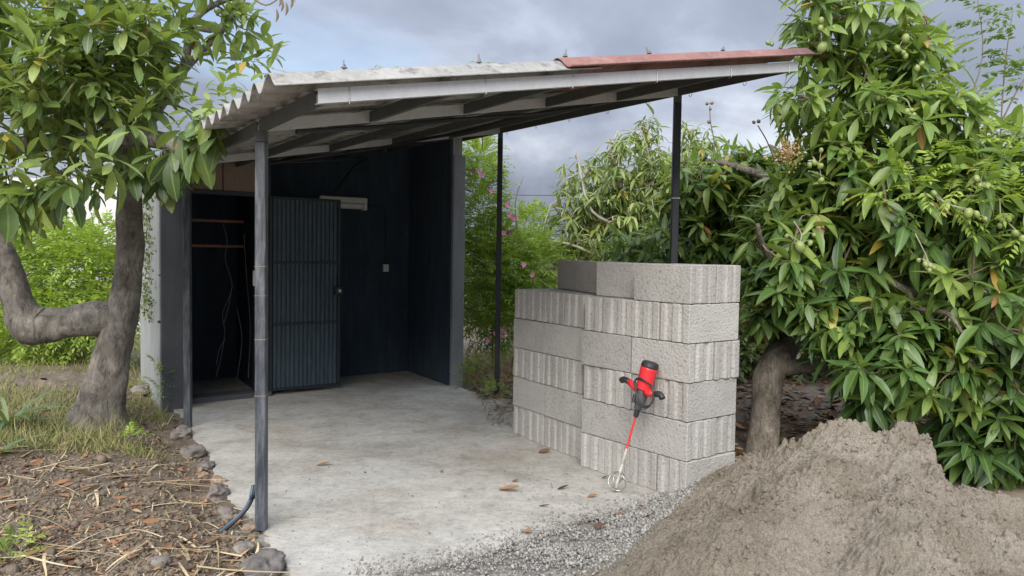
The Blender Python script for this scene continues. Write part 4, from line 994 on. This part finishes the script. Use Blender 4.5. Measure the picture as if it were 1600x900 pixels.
vdir = unit(np.array([0, 0, CAMH]) - Cc); Ax = unit(Ax + .35 * vdir * RNG.random((len(Cc), 1)))
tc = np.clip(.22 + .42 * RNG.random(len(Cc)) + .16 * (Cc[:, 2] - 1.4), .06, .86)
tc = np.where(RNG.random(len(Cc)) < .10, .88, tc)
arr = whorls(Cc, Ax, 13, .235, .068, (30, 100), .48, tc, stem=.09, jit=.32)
nodes = [mp(x, y, d) for x, y, d in ((1285, 420, .3), (1300, 330, .3), (1330, 200, .3), (1340, 90, .2), (1420, 520, -.3), (1500, 470, -.3), (1580, 400, -.2), (1480, 480, -.8), (1500, 520, -.9), (1215, 425, -.3), (1190, 380, -.5), (1240, 300, .5), (1150, 260, .9), (1100, 250, 1.2), (1400, 260, .2), (1500, 220, .1), (1590, 180, 0), (1290, 60, 0))]
tag(twigs(Cc, nodes, .009, .0035, .05).build('twigs', M['twig'], MTREE, smooth=True), kind='stuff')
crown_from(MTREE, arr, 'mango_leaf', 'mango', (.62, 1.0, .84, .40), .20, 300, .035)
# fruit hanging on bare stalks
def fruit_mesh():
    bm = bmesh.new(); bmesh.ops.create_uvsphere(bm, u_segments=12, v_segments=8, radius=1)
    for v in bm.verts: v.co.z *= 1.25; v.co.x += .15 * v.co.z * (1 - v.co.z * .3)
    me = bpy.data.meshes.new('fruit'); bm.to_mesh(me); bm.free(); me.materials.append(M['fruit']); me.polygons.foreach_set('use_smooth', [True] * len(me.polygons)); return me
FR = fruit_mesh()
def fruits(stem_px, dy, fr):
    pts = [mp(x, y, dy) for x, y in stem_px]; org = np.array(ORG[MTREE.name])
    st = MB().tube(cr_pts(pts, 4), .004, 5, cap=False)
    for x, y, r in fr:
        p = mp(x, y, dy); R_ = r * p[1] / FPX; q = pts[-1] if len(pts) < 3 else min(pts[1:], key=lambda s: np.linalg.norm(s - p))
        st.tube(cr_pts([q, (q + p) / 2 + np.array([0, 0, .01]), p + np.array([0, 0, R_])], 3), .002, 4, cap=False)
        o = bpy.data.objects.new('fruit', FR); COL.objects.link(o); o.parent = MTREE; o.location = tuple(p - org); o.scale = (R_, R_, R_); o.rotation_euler = (RNG.normal(0, .3), RNG.normal(0, .3), RNG.uniform(0, 6))
    tag(st.build('fruit_stalk', M['pale_twig'], MTREE), kind='stuff')
for s, dy, f in (([(1240, 345), (1252, 365), (1250, 378)], -1.2, [(1250, 386, 8), (1229, 369, 3.5), (1266, 380, 4), (1272, 368, 3.5)]), ([(1430, 365), (1445, 395), (1450, 408)], -1.25, [(1435, 407, 3.5), (1446, 413, 4.5), (1453, 415, 4), (1459, 419, 4), (1452, 422, 4)]),
        ([(1392, 149), (1415, 155), (1423, 170)], -.7, [(1417, 175, 5), (1424, 172, 3.5), (1428, 181, 4.5), (1419, 180, 4.5)]), ([(1460, 305), (1478, 318)], -1.2, [(1476, 326, 6), (1480, 317, 5.5), (1459, 302, 4.5), (1513, 333, 7), (1526, 335, 5), (1539, 343, 4)]),
        ([(1562, 310), (1563, 335)], -1.2, [(1566, 345, 4.5), (1575, 342, 5), (1562, 353, 4), (1570, 338, 4), (1586, 365, 6), (1597, 374, 6)]), ([(1365, 145), (1374, 150)], -.6, [(1372, 153, 4), (1379, 152, 4)]),
        ([(1285, 40), (1283, 60)], -.4, [(1283, 32, 4.5), (1282, 44, 4.5), (1285, 74, 7.5), (1303, 44, 3.5), (1292, 49, 4)]), ([(1400, 80), (1403, 75)], -.5, [(1402, 76, 5), (1412, 83, 4), (1415, 60, 6), (1415, 88, 4)]),
        ([(1270, 245), (1280, 258)], -.7, [(1272, 254, 4.5), (1265, 258, 4), (1282, 260, 4.5), (1283, 282, 4.5), (1283, 235, 3.5)]), ([(1432, 100), (1435, 107)], -.6, [(1433, 107, 4.5), (1440, 100, 4)]), ([(1537, 285), (1540, 292)], -1.2, [(1526, 279, 5), (1543, 291, 6), (1531, 290, 4)]),
        ([(1235, 25), (1215, 45), (1204, 62)], .1, [(1200, 67, 3.5), (1206, 69, 3.5)]), ([(1398, 50), (1412, 30), (1424, 29)], -.1, [(1425, 31, 4), (1418, 41, 3), (1427, 45, 3)])):
    fruits(s, dy, f)
for st_, be in (([(1112, 262), (1116, 225), (1110, 190), (1109, 166)], [(1105, 162), (1112, 161), (1110, 170), (1108, 190)]), ([(1210, 250), (1198, 220), (1184, 196)], [(1178, 191), (1186, 190)]), ([(1245, 20), (1228, 8), (1212, -4)], [(1226, 5)])):
    d_ = .9 if st_[0][0] < 1150 else .1
    sk = MB().tube(cr_pts([mp(x, y, d_) for x, y in st_], 4), .005, 5).build('spent_flower_stalk', M['twig'], MTREE)
    Vg, Fg, Tg = pebbles(np.array([mp(x, y, d_) for x, y in be]) - np.array(ORG[MTREE.name]), np.full(len(be), .017), np.zeros(len(be)))
    tag(link('dried_bud', np_mesh('dried_bud', Vg, None, Fg), M['twig'], sk), kind='stuff')
pts = mp(1232, 238, -.8) + RNG.normal(0, 1, (260, 3)) * np.array([.05, .05, .045]); Vg, Fg, Tg = pebbles(pts - np.array(ORG[MTREE.name]), RNG.uniform(.004, .009, 260), RNG.random(260))
tag(link('flower_panicle', np_mesh('flower_panicle', Vg, None, Fg), M['panicle'], MTREE), kind='stuff')

# ------------------------------------------------------------------ airy olive-leaved tree beyond the carport
OT = empty('olive_green_tree', at(1000, 470, 11.0), 'airy olive-green tree with pale branches behind the block stack', 'tree')
def op(x, y, dy=0.0): return at(x, y, 11.0 + dy)
limb([op(1010, 520), op(1005, 440), op(990, 380), op(975, 310), op(960, 260), op(950, 215)], [.11, .085, .06, .035, .018, .008], 12, 6, .1, 4).build('trunk', M['pale_twig'], OT, smooth=True)
onodes = [op(990, 380), op(975, 310), op(960, 260), op(950, 215)]
for pts in ([(995, 400, 0), (930, 350, .2), (890, 310, .3), (880, 275, .3)], [(985, 350, 0), (1020, 290, -.3), (1010, 230, -.2), (1000, 200, -.2)], [(990, 370, 0), (1050, 320, .2), (1070, 260, .2), (1085, 215, .2)], [(985, 360, 0), (925, 330, -.4), (905, 260, -.3), (900, 235, -.3)], [(1000, 430, 0), (900, 385, -.3), (850, 370, -.2), (860, 320, -.2)], [(975, 320, 0), (945, 270, .4), (965, 205, .4)]):
    limb([op(*p) for p in pts], [.030, .020, .012, .006][:len(pts)], 8, 5, .08, 6).build('limb', M['pale_twig'], OT, smooth=True); onodes += [op(*p) for p in pts[1:]]
ell = [(op(1000, 270), .62), (op(930, 300), .55), (op(1060, 270, .2), .6), (op(900, 350), .42, .8), (op(980, 350), .6), (op(1060, 350), .6), (op(890, 250), .16, .5), (op(1010, 205), .28, .6), (op(965, 215), .2, .4), (op(1085, 220), .3, .6), (op(945, 390), .5, .7), (op(870, 300), .16, .35)]
Cc, Ax = blobs(ell, 760, .4)
arr = whorls(Cc, Ax, 9, .20, .046, (30, 110), .75, np.clip(RNG.normal(.5, .18, len(Cc)), .1, .88), stem=.06)
tag(twigs(Cc, onodes, .010, .004, .0).build('twigs', M['pale_twig'], OT, smooth=True), kind='stuff')
crown_from(OT, arr, 'olive_leaf', 'olive', (.62, 1.0, .84, .40), .25, 260, .03)
# dark leafy mango behind the blocks
DM = empty('leafy_tree', at(1010, 480, 8.6), 'low bright green mango boughs just above the block stack', 'tree')
ell = [(at(1010, 370, 8.3), (.40, .4, .28)), (at(960, 395, 8.4), (.30, .4, .2)), (at(1070, 390, 8.4), (.45, .5, .35)), (at(1120, 420, 8.6), (.5, .5, .5)), (at(1000, 430, 8.9), (.7, .4, .3))]
Cc, Ax = blobs(ell, 85, .45)
arr = whorls(Cc, Ax, 12, .23, .052, (25, 95), .3, np.clip(RNG.normal(.58, .2, len(Cc)), .1, .9), stem=.08)
limb([at(1040, 560, 8.7), at(1035, 470, 8.7), at(1020, 410, 8.6), at(1010, 370, 8.5)], [.09, .07, .05, .02], 10, 6, .1, 4).build('trunk', M['mango_bark'], DM, smooth=True)
twigs(Cc, [at(1035, 470, 8.7), at(1020, 410, 8.6), at(1010, 370, 8.5), at(1030, 440, 8.7)], .009, .004).build('twigs', M['twig'], DM, smooth=True)['kind'] = 'stuff'
crown_from(DM, arr, 'mango_leaf', 'mango', (.62, 1.0, .84, .40), .20, 150, .01)

# ------------------------------------------------------------------ feathery shrubs
def fronds(Pb, Db, Lr, pairs, ll, lw, tint):
    """pinnate fronds: leaflets in pairs along a drooping rachis; returns leaflet arrays and rachis lines"""
    out = [[] for _ in range(6)]; lines = []
    for k in range(len(Pb)):
        d = unit(Db[k]); s = unit(np.cross(d, UP)); nrm = np.cross(s, d); L = Lr * RNG.uniform(.7, 1.25); pts = []
        for j in range(pairs + 1):
            t = (j + 1) / (pairs + 1); p = Pb[k] + d * L * t - UP * L * .28 * t * t; pts.append(p)
            dd = unit(d - UP * .5 * t)
            for sg in ((-1, 1) if j < pairs else (0,)):
                ld = unit(dd * (.55 if sg else 1) + s * sg * .85 - UP * .12 + RNG.normal(0, .12, 3))
                out[0].append(p); out[1].append(ld); out[2].append(unit(nrm + RNG.normal(0, .25, 3))); l = ll * RNG.uniform(.75, 1.15) * (1 - .25 * abs(t - .5)); out[3].append(l); out[4].append(lw * l / ll); out[5].append(np.clip(tint[k] + RNG.normal(0, .1), 0, .92))
        lines.append([Pb[k]] + pts)
    return [np.array(q) for q in out], lines
def feather_shrub(name, base, label, ells, n, Lr, pairs, ll, lw, mat='fern_leaf', tint=(.55, .2), keep=None, stems=(), cat='shrub', group=None, shell=.4, up=.3, stem_r=.011):
    S = empty(name, base, label, cat, group)
    P, A = blobs(ells, n, shell, keep); A = unit(A + UP * up * RNG.random((len(A), 1)) + RNG.normal(0, .4, A.shape))
    arr, lines = fronds(P, A, Lr, pairs, ll, lw, np.clip(RNG.normal(tint[0], tint[1], n), .03, .9))
    Vv, q, t, at_ = diamonds(*arr); me = np_mesh('crown', Vv - np.array(base), q, t, at_)
    tag(link('crown', me, M[mat], S), kind='stuff')
    mb = MB()
    for l in lines[::2]: mb.tube(l[::2] + [l[-1]], .0025, 3, cap=False)
    tag(mb.build('stalks', M['green_twig'], S), kind='stuff')
    for pts in stems:
        limb([np.array(p) for p in pts], np.linspace(stem_r, stem_r * .3, len(pts)), 7, 4, .06, 2).build('stem', M['twig'], S, smooth=True)
    return S, P
b0 = at(790, 560, 10.3)
PS, PP = feather_shrub('flowering_shrub', b0, 'bright green feathery shrub with pink flowers behind the carport posts',
    [(at(752, 330, 10.4), (.33, .6, .85)), (at(765, 420, 10.2), (.50, .6, .7)), (at(745, 250, 10.6), (.25, .4, .4)), (at(820, 420, 10.6), (.55, .6, .5)), (at(780, 490, 10.1), (.55, .5, .45)), (at(830, 360, 11), (.35, .5, .35), .7), (at(890, 420, 11), (.5, .5, .35), .7)],
    3600, .20, 5, .062, .022, stems=[[at(770, 575, 10.3), at(768, 480, 10.4), at(760, 380, 10.4), at(750, 270, 10.5)], [at(800, 575, 10.3), at(815, 470, 10.5), at(825, 390, 10.7)], [at(812, 400, 10.5), at(805, 320, 10.4), at(818, 275, 10.4)]])
def flower(px, py, Y, n=4, spread=.05):
    n = max(1, n // 2)
    c = at(px, py, Y)
    for k in range(n):
        mb = MB(); mb.v.append(None)
        p = c + RNG.normal(0, spread, 3); ax_ = unit(np.array([RNG.normal(0, .6), -1, RNG.normal(0, .4)])); x = unit(np.cross(ax_, UP)); y = np.cross(ax_, x)
        for j in range(5):
            a = j * 1.2566 + k; r_ = x * math.cos(a) + y * math.sin(a); s_ = -x * math.sin(a) + y * math.cos(a)
            i_ = len(mb.v); mb.v += [tuple(p + r_ * .024 - s_ * .016 + ax_ * .012), tuple(p + r_ * .040 + ax_ * .008), tuple(p + r_ * .024 + s_ * .016 + ax_ * .012)]; mb.f.append((0, i_, i_ + 1, i_ + 2))
        mb.v[0] = tuple(p); mb.build('flower', M['pink'], PS)
for a_ in ((751, 265, 9.75, 4), (746, 256, 9.75, 3), (764, 299, 9.6, 3), (790, 329, 9.6, 4), (800, 342, 9.6, 4), (790, 362, 9.6, 4), (772, 524, 9.5, 4), (786, 526, 9.5, 4), (828, 428, 9.6, 4)): flower(*a_)
feather_shrub('feathery_bush', at(60, 560, 10.5), 'yellow-green feathery bush behind the gnarled tree trunk',
    [(at(60, 430, 10.3), (1.1, .7, .75)), (at(150, 430, 10.2), (.6, .6, .7)), (at(120, 500, 9.8), (.8, .5, .4)), (at(-40, 420, 10.5), (.9, .7, .8)), (at(20, 520, 9.6), (.8, .5, .35)), (at(200, 460, 10.6), (.35, .4, .6))],
    4200, .26, 5, .085, .028, tint=(.62, .2))
feather_shrub('tall_shoots', at(1520, 420, 6.9), 'slender leafy shoots rising against the sky at the upper right', [(at(1510, 300, 6.8), (.5, .4, .3)), (at(1590, 260, 6.8), (.4, .4, .3))], 120, .22, 4, .075, .022, tint=(.55, .2),
    stems=[[at(1480, 330, 6.8), at(1500, 200, 6.8), at(1535, 90, 6.8), at(1525, -20, 6.8)], [at(1560, 330, 6.8), at(1565, 180, 6.8), at(1572, 90, 6.8), at(1582, 20, 6.8)], [at(1440, 250, 6.6), at(1480, 90, 6.6), at(1510, 65, 6.6)], [at(1565, 190, 6.8), at(1590, 140, 6.8), at(1610, 110, 6.8)]], shell=.5, stem_r=.009)
TS = bpy.data.objects['tall_shoots']
P_, A_ = [], []
for line in ([(1500, 200), (1520, 140), (1535, 90), (1528, 30), (1525, -10)], [(1565, 180), (1570, 120), (1574, 80), (1582, 20)], [(1590, 140), (1605, 115)], [(1545, 40), (1560, 10)]):
    for (x0, y0), (x1, y1) in zip(line[:-1], line[1:]):
        for s in np.linspace(0, 1, 6):
            P_.append(at(x0 + (x1 - x0) * s, y0 + (y1 - y0) * s, 6.8)); A_.append(np.array([RNG.choice([-1, 1]) * RNG.uniform(.5, 1), RNG.normal(0, .4), RNG.uniform(0, .7)]))
arr, lines = fronds(np.array(P_), np.array(A_), .24, 4, .095, .034, np.full(len(P_), .45)); Vv, q, t, at_ = diamonds(*arr)
tag(link('upper_leaves', np_mesh('upper_leaves', Vv - np.array(ORG[TS.name]), q, t, at_), M['mango_leaf'], TS), kind='stuff')
feather_shrub('fern_shoots', at(1480, 420, 5.3), 'light green feathery fronds among the mango leaves at the right edge', [(mp(1460, 290, -1.0), (.38, .25, .22)), (mp(1560, 250, -.9), (.4, .3, .2)), (mp(1590, 330, -1.1), (.2, .2, .2))], 90, .22, 6, .07, .020, tint=(.7, .15))
# far hedge masses that close the horizon
for px, Y, rx, rz, lb in ((880, 17, 2.2, 1.1, 'grey-green far bush in the gap left of the olive tree'), (1010, 20, 3.0, 1.6, 'far bush behind the olive-green tree'), (740, 19, 2.4, 1.5, 'far bush behind the flowering shrub'), (1250, 14, 2.6, 2.2, 'dark bush behind the mango trunk'),
        (1500, 13, 2.6, 2.2, 'dark bush behind the mango boughs at the right edge'), (30, 19, 3.6, 1.4, 'far bush at the left edge beyond the white wall'), (1180, 10.5, 1.1, .85, 'low dark bush in the hollow behind the mango trunk')):
    g = at(px, 400, Y); g[2] = 0
    feather_shrub('far_bush', g, lb, [((g[0], g[1], rz * .6), (rx * .7, .8, rz * .75)), ((g[0] - rx * .5, g[1], rz * .45), (rx * .5, .8, rz * .55)), ((g[0] + rx * .5, g[1], rz * .45), (rx * .5, .8, rz * .6))], 620, .42, 4, .17, .075, mat='far_leaf', tint=(.4, .22), cat='bush', group='bushes in the background')
# plants peeping over the roof
for px, py, Y in ((603, 118, 9.6), (755, 112, 9.4)):
    c = at(px, py + 16, Y); S_ = empty('sprig', c, 'green sprig showing above the roof edge %s' % ('near its middle' if px < 700 else 'just left of the red sheet'), 'plant', 'sprigs above the roof')
    Ps = np.array([c + np.array([RNG.normal(0, .02), 0, .05 * k]) for k in range(5)] * 2); As = np.array([[(-1) ** k * 1., RNG.normal(0, .5), .5] for k in range(10)])
    arr, lines = fronds(Ps, As, .17, 4, .06, .016, np.full(10, .4)); Vv, q, t, at_ = diamonds(*arr)
    tag(link('leaves', np_mesh('leaves', Vv - c, q, t, at_), M['fern_leaf'], S_), kind='stuff')
    MB().tube([c - UP * .8, c + UP * .2], .006, 5).build('stem', M['green_twig'], S_)
# white wall far left, power line, hills
W_ = MB().box(-12, -6.4, 14.0, 14.25, -.2, 2.75)
tag(W_.build('garden_wall', M['far_wall']), 'pale rendered garden wall seen through the left tree', 'wall')
tag(MB().tube([at(600, 296, 40), at(820, 305, 40), at(1000, 306, 40), at(1400, 300, 40)], .02, 5).build('power_line', M['cable']), 'thin overhead wire against the sky in the central gap', 'wire')
hx = np.linspace(-600, 600, 90); hz = 12 + 26 * fbm(hx * .008 + 5, hx * 0, oct=4, seed=4) - 10
mb = MB(); vs = []
for x, z in zip(hx, hz): vs += [(x, 520, -8), (x, 560, z), (x, 700, z * .6)]
mb.add(vs, [(3 * i + j, 3 * i + 3 + j, 3 * i + 4 + j, 3 * i + 1 + j) for i in range(89) for j in range(2)])
tag(mb.build('hills', M['hill'], smooth=True), kind='structure')

# ------------------------------------------------------------------ ground cover on the left
def ribbons(P, D, L, Wd, curl, tint, nseg=4, upn=None):
    """thin bent strips"""
    n = len(P); N = np.tile(UP, (n, 1)) if upn is None else upn; S = unit(np.cross(D, N)); N = np.cross(S, D); vs = []
    for k in range(nseg + 1):
        t = k / nseg; c = P + D * (L * t)[:, None] + N * (curl * L * t * (1 - t) * 2)[:, None] + S * (L * .05 * np.sin(t * 3 + tint * 20))[:, None] * t; w = Wd * (1 - .75 * t ** 2)
        vs += [c - S * (w / 2)[:, None], c + S * (w / 2)[:, None]]
    Vv = np.stack(vs, 1); m_ = 2 * (nseg + 1); q = np.array([(2 * k, 2 * k + 1, 2 * k + 3, 2 * k + 2) for k in range(nseg)])
    return Vv.reshape(-1, 3), (q[None] + (np.arange(n) * m_)[:, None, None]).reshape(-1, 4), None, {'tint': np.repeat(tint, m_)}
def scatter_px(n, x0, x1, y0, y1, left=True):
    out = []
    while len(out) < n:
        g = onz(RNG.uniform(x0, x1), RNG.uniform(y0, y1), .08); a, b = inv_frame(g[0], g[1])
        if left and a > slab_left(b) - .02: continue
        out.append(g)
    P = np.array(out); P[:, 2] = ground_z(P[:, 0], P[:, 1]); return P
def flatdir(n, tilt=.15):
    a = RNG.uniform(0, 2 * math.pi, n); return unit(np.c_[np.cos(a), np.sin(a), RNG.normal(0, tilt, n)])
P = scatter_px(130, -40, 400, 725, 920); P = P[(fbm(P[:, 0] * 1.6, P[:, 1] * 1.6, seed=19) > .40)]; n = len(P)
D = flatdir(n, .05); D[:, 0] *= 1.5; D = unit(D); P[:, 2] += RNG.uniform(.008, .03, n)
s1 = ribbons(P, D, RNG.gamma(4, .085, n), np.minimum(RNG.gamma(2.2, .0050, n) + .003, .017), RNG.normal(.03, .06, n), RNG.random(n), 6)
tag(link('straw_stalks', np_mesh('straw_stalks', *s1), M['straw']), 'long dry straw stalks strewn on the soil at the lower left', 'straw', kind='stuff')
P = scatter_px(1700, -40, 440, 640, 920); n = len(P); P[:, 2] += .006
s1 = ribbons(P, flatdir(n, .2), RNG.gamma(3, .022, n), RNG.uniform(.002, .007, n), RNG.normal(.1, .2, n), RNG.random(n) * .9, 3)
tag(link('straw_bits', np_mesh('straw_bits', *s1), M['straw']), 'fine broken straw and chaff over the soil left of the slab', 'straw', kind='stuff')
P = scatter_px(16000, -60, 262, 470, 715); g_ = fbm(P[:, 0] * 1.5 + 3, P[:, 1] * 1.5, seed=23); P = P[g_ > .40]; n = len(P)
D = unit(np.c_[RNG.normal(0, .6, (n, 2)), np.ones(n)])
s1 = ribbons(P - np.array([0, 0, .005]), D, RNG.gamma(4, .018, n) + .03, RNG.uniform(.003, .006, n), RNG.normal(0, .3, n), RNG.random(n), 3, flatdir(n, 0))
tag(link('grass', np_mesh('grass', *s1), M['grass']), 'short patchy grass under the gnarled tree', 'grass', kind='stuff')
def litter(P, L, name, label, zoff=.012):
    n = len(P); P = P.copy(); P[:, 2] += zoff; N = unit(np.c_[RNG.normal(0, .35, (n, 2)), np.ones(n)]); D = flatdir(n, .12)
    L = L * RNG.uniform(.6, 1.3, n); V_ = leaf_arrays(P, D, N, L, L * RNG.uniform(.25, .45, n), -RNG.uniform(-.1, .5, n), RNG.beta(2, 2, n), (.5, .95, .9, .5), .45)
    tag(link(name, np_mesh(name, *V_), M['litter']), label, 'leaves', kind='stuff')
P = scatter_px(260, -40, 410, 600, 900); litter(P[fbm(P[:, 0] * 2, P[:, 1] * 2, seed=3) > .42], .085, 'leaf_litter', 'fallen brown leaves scattered on the soil left of the slab')
P = np.array([onz(RNG.uniform(1130, 1500), RNG.uniform(585, 745)) for _ in range(1500)]); P[:, 2] = ground_z(P[:, 0], P[:, 1]); P = P[pile_h(P[:, 0], P[:, 1]) < .01]
litter(P, .12, 'leaf_carpet', 'thick carpet of brown fallen leaves under the mango tree')
P = np.array([onz(RNG.uniform(735, 815), RNG.uniform(585, 665)) for _ in range(240)]); a_, b_ = inv_frame(P[:, 0], P[:, 1]); P = P[a_ > 2.95]; P[:, 2] = .0
litter(P, .07, 'leaf_drift', 'dry leaf drift at the foot of the slender rear post')
P = np.array([onz(RNG.uniform(725, 815), RNG.uniform(548, 596)) for _ in range(1600)]); P[:, 2] = -.01; n = len(P)
s1 = ribbons(P, unit(np.c_[RNG.normal(0, .8, (n, 2)), np.full(n, .55)]), RNG.gamma(4, .04, n), RNG.uniform(.004, .009, n), RNG.normal(.2, .3, n), RNG.random(n), 3, flatdir(n, 0))
tag(link('dry_grass', np_mesh('dry_grass', *s1), M['straw']), 'tan dry grass mound behind the rear post', 'grass', kind='stuff')
P = scatter_px(5200, -40, 430, 610, 920); R = RNG.gamma(2.2, .0030, len(P)) + .002; P[:, 2] += R * .3
Vg, Fg, Tg = pebbles(P, R, RNG.random(len(P)))
tag(link('soil_clods', np_mesh('soil_clods', Vg, None, Fg, {'grit': Tg * 0, 'tan': Tg * .35}), M['ground']), 'crumbs and small clods of brown soil left of the slab', 'soil', kind='stuff')
P = scatter_px(1500, -40, 420, 600, 910); litter(P, .035, 'leaf_crumbs', 'broken crumbs of dead leaves in the soil left of the slab', .008)
P = np.array([onz(RNG.uniform(738, 800), RNG.uniform(606, 668)) for _ in range(420)]); P = P[(P[:, 0] - .0) * 1.0 > -.42 + (8.9 - P[:, 1]) * .12]; n = len(P); P[:, 2] = .006 + RNG.gamma(2, .008, n)
s1 = ribbons(P, flatdir(n, .25), RNG.gamma(3, .028, n), RNG.uniform(.003, .008, n), RNG.normal(.15, .2, n), RNG.random(n) * .4, 3)
tag(link('dry_stems', np_mesh('dry_stems', *s1), M['litter']), 'tangle of dry brown stems on the slab edge beside the far stack', 'dry stems', kind='stuff')
P = np.array([onz(np.clip(RNG.normal(900, 120), 560, 1060), np.clip(RNG.normal(765, 35), 690, 850)) for _ in range(150)]); n = len(P); P[:, 2] = .004
s1 = ribbons(P, flatdir(n, .1), RNG.gamma(2.5, .012, n), RNG.uniform(.002, .006, n), RNG.normal(.2, .2, n), RNG.random(n) * .5, 3)
tag(link('slab_debris', np_mesh('slab_debris', *s1), M['litter']), 'tiny twigs and leaf crumbs scattered on the slab in front of the stacks', 'debris', kind='stuff')
# single leaves on the slab
for k, (px, py, L, ti, lb) in enumerate(((505, 727, .10, .75, 'orange-brown dry leaf in the middle of the slab'), (795, 767, .15, .8, 'long curled tan leaf on the slab left of the mixer whisk'), (850, 792, .075, .65, 'brown leaf below the long curled leaf on the slab'),
        (824, 833, .085, .78, 'orange leaf at the gravel edge of the slab'), (925, 776, .065, .6, 'red-brown leaf just left of the mixer whisk'), (936, 825, .09, .25, 'dark curled leaf lying on the gravel'), (1030, 784, .07, .72, 'orange leaf near the corner of the block stack'),
        (1060, 776, .06, .95, 'yellow leaf against the foot of the block stack corner'), (1004, 797, .045, .8, 'small orange leaf between the mixer and the sand heap'), (967, 803, .045, .7, 'small brown leaf on the gravel under the mixer'), (1012, 809, .09, .45, 'brown leaf at the toe of the sand heap'),
        (945, 747, .05, .2, 'dark leaf behind the mixer whisk'), (850, 707, .10, .4, 'brown leaf along the foot of the far stack'), (880, 764, .09, .15, 'dark shrivelled leaf left of the whisk'), (805, 752, .05, .5, 'small brown leaf above the long curled leaf'),
        (690, 738, .05, .1, 'dark curled leaf on the slab centre right'), (640, 606, .05, .6, 'small reddish leaf at the back of the slab near the shed'), (570, 741, .06, .3, 'thin brown twig-like leaf on the slab right of the orange one'), (644, 776, .03, .5, 'tiny brown leaf on the slab front'))):
    g = onz(px, py, .004); Dr = unit(np.array([[RNG.normal(1, .5), RNG.normal(0, .5), .05]])); org = g + np.array([0, 0, .008])
    V_, q, t, at_ = leaf_arrays(np.array([-Dr[0] * L / 2]), Dr, np.array([[RNG.normal(0, .25), RNG.normal(0, .25), 1.]]), np.array([L]), np.array([L * .42]), np.array([-.25]), np.array([ti]), (.5, .95, .9, .5), .5)
    V_[:, 2] -= V_[:, 2].min() - (-.006)
    tag(link('dry_leaf', np_mesh('dry_leaf', V_, q, t, at_), M['litter'], loc=tuple(org)), lb, 'leaf', 'dry leaves on the slab')
# strap-leaved plant at the left edge, small weeds
def strap_plant(px, py, z, n, L, label, wd=.035):
    b = onz(px, py, z); S_ = empty('strap_plant', b, label, 'plant')
    for k in range(n):
        a = k * 2.4 + .3; D_ = unit(np.array([[math.cos(a), math.sin(a) * .8, RNG.uniform(.5, 1.3)]])); l = L * RNG.uniform(.7, 1.15)
        V_, q, t, at_ = leaf_arrays(np.zeros((1, 3)), D_, unit(UP - D_ * (D_ @ UP)[:, None]), np.array([l]), np.array([wd]), np.array([.65]), np.array([RNG.uniform(.2, .85)]), (.85, 1, .85, .5), .3)
        link('leaf', np_mesh('leaf', V_, q, t, at_), M['strap_leaf'], S_, smooth=True)
strap_plant(12, 668, .16, 17, .52, 'strap-leaved green plant at the left edge of the picture')
strap_plant(2, 712, .13, 6, .28, 'small yellowing strap-leaved plant just below the larger one', .045)
def weed(px, py, z, r, n, label, h=1.0):
    b = onz(px, py, z); feather_shrub('weed', b, label, [((b[0], b[1], b[2] + r * h * .8), (r, r, r * h))], n, .11, 4, .04, .013, tint=(.5, .2), cat='weed', group='weeds')
weed(748, 598, 0, .20, 55, 'leafy weed at the foot of the right shed wall', .9); weed(775, 622, 0, .16, 45, 'low weed in front of the slender rear post', .5); weed(722, 604, 0, .10, 22, 'small weed touching the end of the right shed wall', 1.2)
weed(243, 622, .12, .13, 34, 'weed growing against the outer left wall of the shed', 1.6); weed(225, 560, .16, .18, 50, 'taller weed between trunk and shed wall', 1.6); weed(205, 696, .12, .06, 14, 'tiny green weed in the leaf litter below the trunk'); weed(18, 888, .1, .12, 22, 'green weed in the bottom left corner', .6)
weed(10, 545, .2, .3, 70, 'clump of weeds beside the leftmost limb', .8); weed(1225, 700, 0, .05, 8, 'tiny weed right of the mango trunk')
# creeper up the left wall corner
S_ = empty('creeper', C(-.15, 4.3), 'small-leaved creeper climbing the outer shed wall', 'climber')
P = np.array([C(-.155, 4.6 + RNG.normal(0, .35), RNG.uniform(.8, 2.3)) for _ in range(420)]); n = len(P)
V_ = diamonds(P - np.array(ORG[S_.name]), unit(np.c_[RNG.normal(-.4, .4, n), RNG.normal(0, .5, n), RNG.normal(0, .5, n)]), unit(np.c_[RNG.normal(-1, .4, n), RNG.normal(-.4, .4, n), RNG.normal(.2, .3, n)]), RNG.uniform(.03, .06, n), RNG.uniform(.025, .045, n), np.clip(RNG.normal(.45, .2, n), .05, .9))
tag(link('leaves', np_mesh('leaves', *V_), M['far_leaf'], S_), kind='stuff')
# hose from the front post into the soil
mbs = []
for k, off in enumerate((0, .014)):
    pts = [C(-.02 - off, .06, .24), C(-.035 - off, .05, .17), at(398 - k * 3, 770, 4.42), at(388 - k * 3, 792, 4.36), at(368 - k * 4, 814, 4.30), at(346 - k * 3, 832, 4.24)]
    mbs.append(cr_pts(pts, 6))
hs = empty('hose', mbs[0][-1], 'pair of blue-black hoses curving out of the soil to the front post', 'hose')
for k, c in enumerate(mbs): MB().tube(c, .0095, 8).build('tube', M['hose' if k else 'cable'], hs, smooth=True)
